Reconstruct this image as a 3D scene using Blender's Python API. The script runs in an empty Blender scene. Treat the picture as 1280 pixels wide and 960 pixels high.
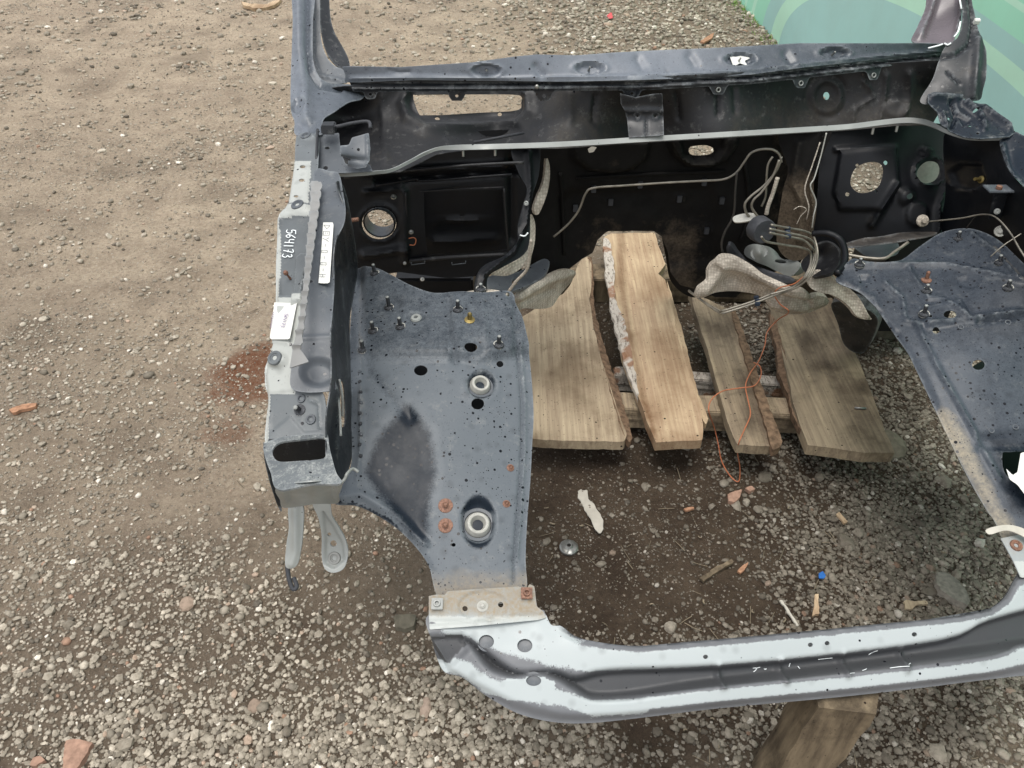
import bpy, math, random
import numpy as np
from mathutils import Vector, Matrix
from mathutils.geometry import delaunay_2d_cdt
random.seed(7); rng = np.random.default_rng(7)
sc = bpy.context.scene; C = sc.collection
# ---------------------------------------------------------------- camera, sky, sun, exposure
CAM_H = 1.45; PITCH = math.radians(40); F = 961.5
cam = bpy.data.cameras.new('camera'); co = bpy.data.objects.new('camera', cam); C.objects.link(co)
co.location = (0, 0, CAM_H); co.rotation_euler = (math.radians(90) - PITCH, 0, 0)
cam.sensor_width = 36; cam.lens = 36 * F / 1280; cam.clip_start = .02; cam.clip_end = 2000
sc.camera = co
w = bpy.data.worlds.new('World'); sc.world = w; w.use_nodes = True
SUN_EL, SUN_ROT = math.radians(80), math.radians(215)
nt = w.node_tree; nt.nodes.clear()
sky = nt.nodes.new('ShaderNodeTexSky'); sky.sky_type = 'NISHITA'; sky.sun_disc = False
sky.sun_elevation = SUN_EL; sky.sun_rotation = SUN_ROT; sky.air_density = 1.0; sky.dust_density = 3.0; sky.ozone_density = 1.0
hs = nt.nodes.new('ShaderNodeHueSaturation'); hs.inputs['Saturation'].default_value = .2
bg = nt.nodes.new('ShaderNodeBackground'); bg.inputs[1].default_value = .15
wo = nt.nodes.new('ShaderNodeOutputWorld')
nt.links.new(sky.outputs[0], hs.inputs['Color']); nt.links.new(hs.outputs[0], bg.inputs[0]); nt.links.new(bg.outputs[0], wo.inputs[0])
sun = bpy.data.lights.new('sun', 'SUN'); sun.energy = 1.0; sun.angle = math.radians(36); sun.color = (1, .95, .88)
so = bpy.data.objects.new('sun', sun); C.objects.link(so); so.location = (0, 0, 6)
sd = Vector((math.sin(SUN_ROT) * math.cos(SUN_EL), math.cos(SUN_ROT) * math.cos(SUN_EL), math.sin(SUN_EL)))
so.rotation_euler = sd.to_track_quat('Z', 'Y').to_euler()
sc.view_settings.view_transform = 'Standard'; sc.view_settings.look = 'None'
sc.view_settings.exposure = 0.72; sc.view_settings.gamma = 1

# ---------------------------------------------------------------- measuring from the photograph
cP, sP = math.cos(PITCH), math.sin(PITCH)
def ray(x, y):
    u = (np.asarray(x, float) - 640) / F; v = (480 - np.asarray(y, float)) / F
    return np.stack([u + 0 * v, cP + v * sP + 0 * u, -sP + v * cP + 0 * u], -1)
def pt(x, y, k, val):
    """point seen at photo position (x, y) whose height ('z') or distance ('Y') or side ('X') is val"""
    d = ray(x, y)
    t = (val - CAM_H) / d[2] if k == 'z' else (val / d[1] if k == 'Y' else val / d[0])
    return Vector((d[0] * t, d[1] * t, CAM_H + d[2] * t))
def P(x, y, z): return pt(x, y, 'z', z)
def PY(x, y, Y): return pt(x, y, 'Y', Y)

class Surf:
    """smooth surface through measured points (x, y, kind, value)"""
    def __init__(s, ctrl):
        c = []
        for q in ctrl:
            x, y, k, v = q if len(q) == 4 else (q[0], q[1], 'z', q[2])
            d = ray(x, y); t = (v - CAM_H) / d[2] if k == 'z' else (v / d[1] if k == 'Y' else v / d[0])
            c.append((x, y, 1 / t))
        c = np.array(c); s.c = c[:, :2] / 100; n = len(c)
        r = np.linalg.norm(s.c[:, None] - s.c[None], axis=2)
        K = np.where(r > 0, r * r * np.log(r + 1e-12), 0)
        A = np.zeros((n + 3, n + 3)); A[:n, :n] = K + np.eye(n) * 1e-6
        A[:n, n] = 1; A[:n, n + 1:] = s.c; A[n, :n] = 1; A[n + 1:, :n] = s.c.T
        s.w = np.linalg.lstsq(A, np.concatenate([c[:, 2], [0, 0, 0]]), rcond=None)[0]
    def inv(s, x, y):
        q = np.stack([np.asarray(x, float), np.asarray(y, float)], -1) / 100
        r = np.linalg.norm(q[..., None, :] - s.c, axis=-1)
        K = np.where(r > 0, r * r * np.log(r + 1e-12), 0)
        return K @ s.w[:-3] + s.w[-3] + q @ s.w[-2:]
    def pos(s, x, y): return ray(x, y) / s.inv(x, y)[..., None] + np.array([0, 0, CAM_H])
    def nrm(s, x, y):
        x = np.asarray(x, float); y = np.asarray(y, float)
        n = np.cross(s.pos(x + 1, y) - s.pos(x - 1, y), s.pos(x, y + 1) - s.pos(x, y - 1))
        n /= np.linalg.norm(n, axis=-1)[..., None] + 1e-12
        sg = np.sign(np.sum(n * ray(x, y), -1))
        return n * -sg[..., None]
    def at(s, x, y, h=0):
        n = s.nrm(x, y); h = h + float(sum(b(np.array([float(x)]), np.array([float(y)]))[0] for b in getattr(s, 'bumps', ())))
        return Vector(s.pos(x, y) + n * h), Vector(n)

def smooth_line(pts, closed=False, n=6):
    pts = [np.array(p, float) for p in pts]; out = []; N = len(pts)
    for i in range(N if closed else N - 1):
        if closed: a, b, c, d = pts[i - 1], pts[i], pts[(i + 1) % N], pts[(i + 2) % N]
        else: a, b, c, d = pts[max(i - 1, 0)], pts[i], pts[i + 1], pts[min(i + 2, N - 1)]
        for k in range(n):
            t = k / n
            out.append(.5 * (2 * b + (c - a) * t + (2 * a - 5 * b + 4 * c - d) * t * t + (3 * b - a - 3 * c + d) * t ** 3))
    if not closed: out.append(pts[-1])
    return np.array(out)
def resample(pl, step, closed=False):
    if closed: pl = np.vstack([pl, pl[:1]])
    L = np.concatenate([[0], np.cumsum(np.linalg.norm(np.diff(pl, axis=0), axis=1))])
    n = max(3, int(round(L[-1] / step)))
    t = np.linspace(0, L[-1], n + 1)
    r = np.stack([np.interp(t, L, pl[:, k]) for k in range(pl.shape[1])], -1)
    return r[:-1] if closed else r
def dseg(x, y, pl):
    """distance to a polyline and position 0..1 along it"""
    best = np.full(np.shape(x), 1e9)
    pl = np.asarray(pl, float)
    for a, b in zip(pl[:-1], pl[1:]):
        ab = b - a; L = ab @ ab + 1e-12
        t = np.clip(((x - a[0]) * ab[0] + (y - a[1]) * ab[1]) / L, 0, 1)
        best = np.minimum(best, np.hypot(x - a[0] - t * ab[0], y - a[1] - t * ab[1]))
    return best
def inside(x, y, poly):
    c = np.zeros(np.shape(x), bool); poly = np.asarray(poly, float); q = np.roll(poly, 1, 0)
    for (x0, y0), (x1, y1) in zip(poly, q):
        if y0 == y1: continue
        m = ((y0 > y) != (y1 > y)) & (x < (x1 - x0) * (y - y0) / (y1 - y0) + x0); c ^= m
    return c
def sdf(x, y, poly):
    poly = np.asarray(poly, float); d = dseg(x, y, np.vstack([poly, poly[:1]]))
    return np.where(inside(x, y, poly), d, -d)
def ss(a, b, v):
    t = np.clip((v - a) / (b - a), 0, 1); return t * t * (3 - 2 * t)
# reliefs pressed in the sheet metal (photo px -> metres)
def b_disc(cx, cy, rx, ry, h, soft=.35):
    return lambda x, y: h * (1 - ss(1 - soft, 1, np.hypot((x - cx) / rx, (y - cy) / ry)))
def b_ring(cx, cy, rx, ry, h, wd=.25):
    return lambda x, y: h * np.exp(-((np.hypot((x - cx) / rx, (y - cy) / ry) - 1) / wd) ** 2)
def b_line(pl, wd, h):
    return lambda x, y: h * np.exp(-(dseg(x, y, pl) / wd) ** 2)
def b_poly(poly, h, soft=5):
    return lambda x, y: h * ss(-soft * .5, soft * .5, sdf(x, y, poly))

# ---------------------------------------------------------------- lattice noise for numpy
_lat = rng.random((256, 256))
def vnoise(x, y):
    xi = np.floor(x).astype(int); yi = np.floor(y).astype(int); fx = x - xi; fy = y - yi
    fx = fx * fx * (3 - 2 * fx); fy = fy * fy * (3 - 2 * fy)
    g = lambda a, b: _lat[a & 255, b & 255]
    return (g(xi, yi) * (1 - fx) + g(xi + 1, yi) * fx) * (1 - fy) + (g(xi, yi + 1) * (1 - fx) + g(xi + 1, yi + 1) * fx) * fy
def fbm(x, y, o=4):
    s = 0; a = .5
    for i in range(o): s = s + a * (vnoise(x * 2 ** i + 17 * i, y * 2 ** i + 5 * i) - .5); a *= .5
    return s

# ---------------------------------------------------------------- materials
def lin(h):
    h = h.lstrip('#'); c = [int(h[i:i + 2], 16) / 255 for i in (0, 2, 4)]
    return tuple((v / 12.92 if v <= .04045 else ((v + .055) / 1.055) ** 2.4) for v in c) + (1,)
class N:
    def __init__(s, name):
        s.m = bpy.data.materials.new(name); s.m.use_nodes = True; s.t = s.m.node_tree; s.t.nodes.clear()
        s.out = s.n('ShaderNodeOutputMaterial'); s.b = s.n('ShaderNodeBsdfPrincipled'); s.l(s.b.outputs[0], s.out.inputs[0])
        s.tc = s.n('ShaderNodeTexCoord').outputs['Object']
    def n(s, t, **k):
        q = s.t.nodes.new(t)
        for a, v in k.items(): setattr(q, a, v)
        return q
    def l(s, a, b): s.t.links.new(a, b)
    def set(s, sock, v):
        if hasattr(v, 'is_linked') or hasattr(v, 'links'): s.l(v, sock)
        else: sock.default_value = v
    def noise(s, scale, detail=4, rough=.55, vec=None, dist=0):
        q = s.n('ShaderNodeTexNoise'); q.inputs['Scale'].default_value = scale; q.inputs['Detail'].default_value = detail
        q.inputs['Roughness'].default_value = rough; q.inputs['Distortion'].default_value = dist; s.l(vec or s.tc, q.inputs['Vector']); return q.outputs['Fac']
    def vor(s, scale, feature='F1', out='Distance', vec=None, rnd=1):
        q = s.n('ShaderNodeTexVoronoi', feature=feature); q.inputs['Scale'].default_value = scale; q.inputs['Randomness'].default_value = rnd
        s.l(vec or s.tc, q.inputs['Vector']); return q.outputs[out]
    def math(s, op, a, b=0, c=None):
        q = s.n('ShaderNodeMath', operation=op); s.set(q.inputs[0], a); s.set(q.inputs[1], b)
        if c is not None: s.set(q.inputs[2], c)
        return q.outputs[0]
    def rng(s, v, a, b, c=0, d=1):
        q = s.n('ShaderNodeMapRange'); s.set(q.inputs[0], v)
        for i, k in enumerate((a, b, c, d)): q.inputs[i + 1].default_value = k
        return q.outputs[0]
    def mix(s, f, a, b, mode='MIX'):
        q = s.n('ShaderNodeMix', data_type='RGBA', blend_type=mode); s.set(q.inputs[0], f); s.set(q.inputs[6], a); s.set(q.inputs[7], b); return q.outputs[2]
    def attr(s, name, out='Fac'):
        q = s.n('ShaderNodeAttribute', attribute_name=name); return q.outputs[out]
    def scalev(s, v):
        q = s.n('ShaderNodeMapping'); s.l(s.tc, q.inputs[0]); q.inputs['Scale'].default_value = v; return q.outputs[0]
    def bump(s, h, strength=.5, dist=.002, nrm=None):
        q = s.n('ShaderNodeBump'); q.inputs['Strength'].default_value = strength; q.inputs['Distance'].default_value = dist
        s.l(h, q.inputs['Height'])
        if nrm is not None: s.l(nrm, q.inputs['Normal'])
        s.l(q.outputs[0], s.b.inputs['Normal']); return q.outputs[0]
    def fin(s, col, rough=.5, metal=0, spec=.5, coat=0):
        s.set(s.b.inputs['Base Color'], col); s.set(s.b.inputs['Roughness'], rough); s.set(s.b.inputs['Metallic'], metal)
        s.b.inputs['Specular IOR Level'].default_value = spec; s.b.inputs['Coat Weight'].default_value = coat
        s.b.inputs['Coat Roughness'].default_value = .15
        return s.m

def paint(name, base, alt=None, rough=.38, spec=.5, specks=.5, dirtcol='8a7c6a', dirt=.25, wear='c8ccc8', wearamt=.5, metal=0, var=.25, soft=.06, mottle=0, edgew=.75, edgecol='8d9396'):
    """sheet metal paint; attribute 'mask' chooses the second coat, 'dirt' adds soil, drops and scratches are part of the coat"""
    s = N(name); b = lin(base)
    col = s.mix(s.rng(s.noise(9, 5), .3, .7), tuple(v * (1 - var) for v in b[:3]) + (1,), tuple(min(1, v * (1 + var)) for v in b[:3]) + (1,))
    if alt:
        a = lin(alt); m = s.math('ADD', s.attr('mask'), s.math('MULTIPLY', s.math('SUBTRACT', s.noise(380, 3, .8), .5), .9))
        m = s.math('ADD', m, s.math('MULTIPLY', s.math('SUBTRACT', s.noise(25, 6, .7), .5), .55))
        m = s.math('ADD', m, s.math('MULTIPLY', s.math('SUBTRACT', s.noise(110, 2, .6), .5), .5))
        ac = s.mix(s.rng(s.vor(34), .10, .30), tuple(v * .80 for v in a[:3]) + (1,), a)
        col = s.mix(s.rng(m, .5 - soft, .5 + soft), col, ac)
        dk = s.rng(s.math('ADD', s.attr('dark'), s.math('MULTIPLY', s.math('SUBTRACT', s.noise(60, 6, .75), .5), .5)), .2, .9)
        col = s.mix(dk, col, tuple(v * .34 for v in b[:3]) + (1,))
    if mottle:
        mm = s.rng(s.vor(210), .12, .3, 1, 0); mm = s.math('MULTIPLY', mm, s.rng(s.noise(30, 4, .7), .42, .6, 0, .38 * mottle)); col = s.mix(mm, col, (.03, .033, .037, 1))
        lm = s.rng(s.noise(45, 6, .75), .56, .7, 0, .35 * mottle); lm = s.math('MULTIPLY', lm, s.rng(s.attr('wet'), 0, .5, 1, .15)); col = s.mix(lm, col, lin('9a9a96'))
    # soil
    d = s.math('ADD', s.attr('dirt'), s.math('MULTIPLY', s.math('SUBTRACT', s.noise(16, 9, .75), .5), 1.6))
    dm = s.rng(d, .55 - dirt, 1.2 - dirt, 0, .85)
    fine = s.noise(160, 4, .7)
    col = s.mix(s.math('MULTIPLY', dm, s.rng(fine, .3, .65, .35, 1)), col, lin(dirtcol))
    rg = s.math('ADD', s.rng(s.noise(22, 6, .65), .3, .7, rough - .1, rough + .14), s.math('MULTIPLY', dm, .35))
    if wearamt > 0:
        sv = s.scalev((60, 14, 30)); n = s.noise(6, 8, .8, vec=sv)
        wm = s.rng(n, .70 - .03 * wearamt, .73, 0, .75)
        wm = s.math('MULTIPLY', wm, s.rng(s.noise(11, 3), .45, .6))
        col = s.mix(wm, col, lin(wear))
    ed = s.math('MULTIPLY', s.attr('edge'), s.rng(s.noise(45, 8, .8), .38, .66)); ed = s.math('MULTIPLY', ed, edgew)
    ew = s.rng(ed, .05, .8, 0, .7); col = s.mix(ew, col, lin(edgecol)); rg = s.math('ADD', rg, s.math('MULTIPLY', ew, .15))
    if specks > 0:
        q = s.n('ShaderNodeTexVoronoi'); q.inputs['Scale'].default_value = 105; s.l(s.tc, q.inputs['Vector'])
        sep = s.n('ShaderNodeSeparateColor'); s.l(q.outputs['Color'], sep.inputs[0])
        size = s.math('MULTIPLY', s.math('POWER', sep.outputs[0], 1.3), .30)
        den = s.math('ADD', s.math('MULTIPLY', s.rng(s.noise(7, 3), .38, .6, .25, 1), specks), s.attr('wet'))
        rg = s.math('SUBTRACT', rg, s.math('MULTIPLY', s.attr('wet'), .08))
        on = s.math('LESS_THAN', sep.outputs[1], den)
        sp = s.math('MULTIPLY', s.math('LESS_THAN', q.outputs['Distance'], size), on)
        q2 = s.n('ShaderNodeTexVoronoi'); q2.inputs['Scale'].default_value = 230; s.l(s.tc, q2.inputs['Vector']); se2 = s.n('ShaderNodeSeparateColor'); s.l(q2.outputs['Color'], se2.inputs[0])
        sp = s.math('MAXIMUM', sp, s.math('MULTIPLY', s.math('MULTIPLY', s.math('LESS_THAN', q2.outputs['Distance'], s.math('MULTIPLY', se2.outputs[0], .26)), s.math('LESS_THAN', se2.outputs[1], s.math('MULTIPLY', den, .7))), .8))
        col = s.mix(sp, col, (.006, .007, .01, 1)); rg = s.mix(sp, rg, (.12, .12, .12, 1))
    s.bump(s.math('ADD', s.math('MULTIPLY', fine, .25), s.noise(8, 3)), .12, .004)
    return s.fin(col, rg, metal, spec, 0)

M = {}
M['apron'] = paint('blue_grey_primer', '1a222b', alt='60666b', rough=.36, specks=.85, dirt=.2, soft=.3, dirtcol='8c8272', wearamt=1.3, spec=.17, mottle=.8)
M['cowl'] = paint('grey_cowl_paint', '3c434a', alt='6a7078', rough=.36, specks=.4, dirt=.12, soft=.45, mottle=.3, wearamt=.6)
M['apron_r'] = paint('blue_grey_primer_worn', '181f28', alt='464c53', rough=.34, specks=1, dirt=.2, soft=.35, wearamt=1.8, mottle=1, spec=.22, dirtcol='a39985')
M['dark'] = paint('charcoal_paint', '1b1e22', rough=.42, specks=.6, dirt=.2, mottle=.8, wearamt=1, dirtcol='6a6258')
M['black'] = paint('black_underbody_paint', '0b0d11', rough=.42, specks=0, dirt=.1, dirtcol='38332c', wearamt=.8, wear='5a5a58', spec=.3, edgew=.3, edgecol='5a5e62')
M['fire'] = paint('sooty_black_firewall', '100f0e', rough=.75, specks=0, dirt=.1, dirtcol='6b5f50', wearamt=.5, wear='6a6050', spec=.2, edgew=.25, edgecol='6a665c')
M['rail'] = paint('silver_blue_paint', '5c6163', alt='a6a9a4', rough=.42, specks=.25, dirt=.16, soft=.18, wearamt=.7, mottle=.6)
M['silver'] = paint('pale_silver_paint', '8b8e8a', rough=.36, specks=.05, dirt=.1, wearamt=.1, spec=.6)
M['beam'] = paint('grey_beam_overspray', '65676a', alt='a6adad', rough=.5, specks=.12, dirt=.12, wearamt=.5, var=.12, soft=.10, edgew=.3)
M['flange'] = paint('pale_dusty_bracket', '9aa0a0', alt='b0b4b0', rough=.55, specks=.15, dirt=.35, dirtcol='8f7c5e', mottle=.5)
M['grey_metal'] = paint('dull_grey_metal', '4d5257', mottle=.8, rough=.4, specks=.2, dirt=.1, wearamt=.2)
M['mauve'] = paint('mauve_grey_gloss', '5a5357', rough=.25, specks=.03, dirt=.0, wearamt=.0)
M['seal'] = paint('grey_seal', '7b7b79', rough=.6, specks=0, dirt=.1, wearamt=0)
M['cowlin'] = paint('cowl_inside_grey', '121316', rough=.55, specks=.15, dirt=.3, dirtcol='4a443a', wearamt=1, mottle=.5, edgew=.3, edgecol='6a6c6c')
def simple(name, c, r=.5, metal=0, var=.2, scale=60, bump=.2, spec=.5):
    s = N(name); b = lin(c)
    n = s.noise(scale, 5)
    s.bump(n, bump, .002)
    return s.fin(s.mix(s.rng(n, .3, .7), tuple(v * (1 - var) for v in b[:3]) + (1,), tuple(min(1, v * (1 + var)) for v in b[:3]) + (1,)), r, metal, spec)
M['rubber'] = simple('black_rubber', '34363a', .7)
M['steel'] = simple('zinc_steel', '8d8d88', .35, .8)
M['dark_steel'] = simple('dark_zinc_thread', '45474a', .4, .6, .5, 400, .8)
M['pipe'] = simple('dusty_steel_pipe', '8a857a', .45, .5, .3)
M['pipe_dark'] = simple('dark_coated_pipe', '3a3835', .5, .1, .3)
M['copper'] = simple('rusty_copper', '7b5a49', .6, .2, .5, 300)
M['brass'] = simple('brass', '8a7a4c', .5, .8)
M['white'] = simple('white_label', 'd8d8d2', .5, 0, .04)
M['grommet'] = simple('pale_grommet', 'a9a8a0', .55, 0, .12, 120)
M['ink'] = simple('purple_ink', '7a6a8c', .6)
M['ink_dark'] = simple('dark_ink', '3c4044', .6)
M['chalk'] = simple('white_marker', 'eef4f4', .6, 0, .03)
M['clip'] = simple('blue_black_clip', '26303e', .5)
M['orange'] = simple('orange_insulated_wire', 'b06a48', .5, 0, .15)
M['plastic'] = simple('translucent_white_plastic', 'b5b0a4', .4, 0, .1)
M['stone'] = simple('pale_stone', '8d877c', .85, 0, .3, 90, .8, .3)
M['concrete'] = simple('rough_concrete', '6b6659', .9, 0, .3, 50, .9, .2)
M['brick'] = simple('broken_brick', '9c7e6c', .9, 0, .3, 70, .9, .2)
M['blue'] = simple('blue_plastic', '2a66b0', .5)
M['red'] = simple('red_plastic', 'c04848', .5)
M['bark_chip'] = simple('bark_chip', 'a07a60', .9, 0, .35, 90, .8, .2)
def foam():
    s = N('grey_cream_insulation_felt')
    q = s.n('ShaderNodeTexVoronoi', feature='F1'); q.inputs['Scale'].default_value = 150; q.inputs['Randomness'].default_value = .2; s.l(s.tc, q.inputs['Vector'])
    dm = s.rng(s.noise(9, 7, .7), .38, .66)
    col = s.mix(dm, lin('dcd3c4'), lin('8a8072'))
    col = s.mix(s.rng(q.outputs['Distance'], .2, .6, 0, .35), col, lin('3a342a'))
    s.bump(s.math('SUBTRACT', s.noise(30, 4), s.math('MULTIPLY', q.outputs['Distance'], .6)), .6, .004)
    return s.fin(col, .9, 0, .15)
M['foam'] = foam()
def wood(name, c1, c2, stain, ax=(1, 1, 1), st=.5):
    s = N(name)
    v = s.scalev(ax); n = s.noise(14, 5, .6, vec=v, dist=.15)
    col = s.mix(s.rng(n, .32, .68), lin(c1), lin(c2))
    g = s.noise(60, 4, .7, vec=v)
    col = s.mix(s.rng(g, .55, .78, 0, .2), col, lin('4a3a28'))
    col = s.mix(s.rng(s.noise(3.2, 5, .6), .45, .7, 0, .6), col, lin(stain))
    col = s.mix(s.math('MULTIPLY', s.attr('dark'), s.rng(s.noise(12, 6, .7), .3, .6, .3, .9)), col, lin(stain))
    dd = s.n('ShaderNodeTexVoronoi'); dd.inputs['Scale'].default_value = 70; s.l(s.tc, dd.inputs['Vector']); sd_ = s.n('ShaderNodeSeparateColor'); s.l(dd.outputs['Color'], sd_.inputs[0])
    col = s.mix(s.math('MULTIPLY', s.math('LESS_THAN', dd.outputs['Distance'], s.math('MULTIPLY', sd_.outputs[0], .2)), s.math('LESS_THAN', sd_.outputs[1], .22)), col, lin('2a2018'))
    col = s.mix(s.rng(s.noise(7, 6, .7), .5, .68, 0, st), col, lin(stain))
    col = s.mix(s.rng(s.noise(150, 2), .66, .72, 0, .6), col, lin('2c241c'))
    s.bump(s.math('ADD', g, n), .35, .003)
    return s.fin(col, .8, 0, .25)
M['wood1'] = wood('pale_sawn_wood', '8e7d68', 'b6a68b', '5a4936', (8, .3, 3), .45)
M['wood2'] = wood('yellow_sawn_wood', 'a48a70', 'ccb796', '755a42', (8, .3, 3), .4)
M['wood3'] = wood('grey_stained_wood', '7b6d5c', 'a5957b', '3b3026', (8, .3, 3), .6)
M['wood_old'] = wood('weathered_timber', '4a4034', '8a7b64', '2c241b', (3, 3, .4), .8)
def birch():
    s = N('peeling_birch_bark'); v = s.scalev((3, 1, 2)); n = s.noise(38, 7, .8, vec=v)
    col = s.mix(s.rng(n, .36, .5), lin('4c4136'), lin('bdb5a9')); col = s.mix(s.rng(s.noise(15, 4), .55, .62, 0, .8), col, lin('8a5f40'))
    s.bump(n, .9, .005); return s.fin(col, .85, 0, .2)
M['bark'] = birch()
M['bark_brown'] = simple('brown_bark', '6e5a48', .9, 0, .5, 70, 1, .2)

# ---------------------------------------------------------------- object helpers
def tag(o, label=None, cat=None, group=None, kind=None):
    if label: o['label'] = label
    if cat: o['category'] = cat
    if group: o['group'] = group
    if kind: o['kind'] = kind
    return o
def link(name, me, mat, parent=None, origin=None, label=None):
    n = len(me.vertices); c = np.empty(n * 3); me.vertices.foreach_get('co', c); c = c.reshape(-1, 3)
    if origin is None: origin = (c.max(0) + c.min(0)) / 2; origin[2] = c[:, 2].min()
    origin = np.array(origin, float); c -= origin; me.vertices.foreach_set('co', c.ravel()); me.update()
    o = bpy.data.objects.new(name, me); C.objects.link(o)
    if not me.materials: me.materials.append(mat)
    o.location = origin
    if parent is not None:
        o.parent = parent; o.matrix_parent_inverse = pworld(parent).inverted()
    if label: o['label'] = label
    return o
def pworld(p):
    m = Matrix.Translation(p.location)
    return m if p.parent is None else pworld(p.parent) @ p.matrix_parent_inverse @ m
def empty(name, loc, label=None, cat=None, group=None):
    o = bpy.data.objects.new(name, None); C.objects.link(o); o.location = loc; o.empty_display_size = .1
    return tag(o, label, cat, group)
def mesh_from(name, V, T, Q=None):
    me = bpy.data.meshes.new(name)
    V = np.asarray(V, float); T = np.asarray(T, int).reshape(-1, 3); Q = np.asarray(Q if Q is not None else [], int).reshape(-1, 4)
    me.vertices.add(len(V)); me.vertices.foreach_set('co', V.ravel())
    nl = len(T) * 3 + len(Q) * 4; me.loops.add(nl)
    me.loops.foreach_set('vertex_index', np.concatenate([T.ravel(), Q.ravel()]))
    me.polygons.add(len(T) + len(Q))
    me.polygons.foreach_set('loop_start', np.concatenate([np.arange(len(T)) * 3, len(T) * 3 + np.arange(len(Q)) * 4]))
    me.polygons.foreach_set('use_smooth', np.ones(len(T) + len(Q), bool))
    me.update(calc_edges=True); me.validate()
    return me
def sheet(name, mat, parent, outline, surf, holes=(), step=4, bumps=(), thick=.0018, mask=None, dirt=None, dark=None, wet=None, rough_edge=0,
          smooth=True, down=None, label=None, warp=0, ang=40):
    """one piece of sheet (metal, wood, felt): outline and openings measured in the photograph, shape from surf, reliefs from bumps"""
    if not isinstance(surf, Surf): surf = Surf(surf)
    if not hasattr(surf, 'bumps'): surf.bumps = list(bumps)
    ol = smooth_line(outline, True, 5) if smooth else np.array(outline, float)
    ol = resample(ol, step, True)
    if rough_edge:
        k = np.arange(len(ol)); ol = ol + rough_edge * np.stack([vnoise(k * .45, k * 0 + 3.3) - .5, vnoise(k * .45, k * 0 + 9.3) - .5], -1) * 2
    loops = [ol]
    for h in holes:
        if len(h) == 4 and not hasattr(h[0], '__len__'):
            cx, cy, rx, ry = h; n = max(12, int(6.28 * max(rx, ry) / step)); a = np.arange(n) * 2 * math.pi / n
            loops.append(np.stack([cx + rx * np.cos(a), cy + ry * np.sin(a)], -1))
        else: loops.append(resample(smooth_line(h, True, 4), step, True))
    x0, y0 = ol.min(0); x1, y1 = ol.max(0)
    gy = np.arange(y0, y1, step * .87); P2 = []
    for i, yy in enumerate(gy):
        xs = np.arange(x0 + (i % 2) * step / 2, x1, step); P2.append(np.stack([xs, np.full(len(xs), yy)], -1))
    P2 = np.vstack(P2); keep = inside(P2[:, 0], P2[:, 1], ol)
    for lp in loops:
        keep &= dseg(P2[:, 0], P2[:, 1], np.vstack([lp, lp[:1]])) > step * .45
    for lp in loops[1:]: keep &= ~inside(P2[:, 0], P2[:, 1], lp)
    P2 = P2[keep]
    verts = np.vstack(loops + [P2]); edges = []; k = 0
    for lp in loops:
        n = len(lp); edges += [(k + i, k + (i + 1) % n) for i in range(n)]; k += n
    r = delaunay_2d_cdt([Vector(v) for v in verts.tolist()], edges, [], 0, 1e-4)
    V2 = np.array([tuple(v) for v in r[0]]); T = np.array([f for f in r[2] if len(f) == 3])
    c = V2[T].mean(1); ok = inside(c[:, 0], c[:, 1], ol)
    for lp in loops[1:]: ok &= ~inside(c[:, 0], c[:, 1], lp)
    T = T[ok]
    x, y = V2[:, 0], V2[:, 1]; pos = surf.pos(x, y); nr = surf.nrm(x, y)
    h = np.zeros(len(x))
    for b in bumps: h = h + b(x, y)
    if warp: h = h + warp * fbm(pos[:, 0] * 7 + 3, pos[:, 1] * 7 + pos[:, 2] * 5, 3)
    pos = pos + nr * h[:, None]
    # orient the triangles towards the camera side
    a, b_, c_ = pos[T[:, 0]], pos[T[:, 1]], pos[T[:, 2]]
    fl = np.sum(np.cross(b_ - a, c_ - a) * nr[T[:, 0]], 1) < 0; T[fl] = T[fl][:, ::-1]
    n = len(pos)
    offs = nr * thick if down is None else np.array([[0, 0, down]])
    V = np.vstack([pos, pos - offs]); TB = T[:, ::-1] + n
    E = np.vstack([T[:, [0, 1]], T[:, [1, 2]], T[:, [2, 0]]]); key = np.sort(E, 1); ku = key[:, 0] * (n + 1) + key[:, 1]
    _, inv, cnt = np.unique(ku, return_inverse=True, return_counts=True); Eb = E[cnt[inv] == 1]
    Q = np.stack([Eb[:, 1], Eb[:, 0], Eb[:, 0] + n, Eb[:, 1] + n], 1)
    me = mesh_from(name, V, np.vstack([T, TB]), Q)
    e_ = 2.0; H_ = lambda a, b: sum((f(a, b) for f in bumps), np.zeros_like(a))
    if bumps and down is None:
        lap = H_(x + e_, y) + H_(x - e_, y) + H_(x, y + e_) + H_(x, y - e_) - 4 * H_(x, y)
        ev = np.clip((-lap - .0006) / .0035, 0, .8)
    else: ev = np.zeros_like(x)
    if down is None:
        db = dseg(x, y, np.vstack([ol, ol[:1]])); ev = np.maximum(ev, .9 * np.exp(-(db / 1.1) ** 2))
        for lp in loops[1:]: ev = np.maximum(ev, .5 * np.exp(-(dseg(x, y, np.vstack([lp, lp[:1]])) / 1.0) ** 2))
        edge = lambda *_: ev
    else: edge = None
    for nm, fn in (('edge', edge), ('mask', mask), ('dirt', dirt), ('dark', dark), ('wet', wet)):
        if fn is not None:
            at = me.attributes.new(nm, 'FLOAT', 'POINT'); v = np.asarray(fn(x, y), float) * np.ones(len(x)); at.data.foreach_set('value', np.concatenate([v, v]))
    me.set_sharp_from_angle(angle=math.radians(ang))
    return link(name, me, mat, parent, label=label)
def frame(n, up=Vector((0, 1, 0))):
    n = Vector(n).normalized(); x = up.cross(n)
    if x.length < 1e-3: x = Vector((1, 0, 0))
    x.normalize(); return x, n.cross(x), n
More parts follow.
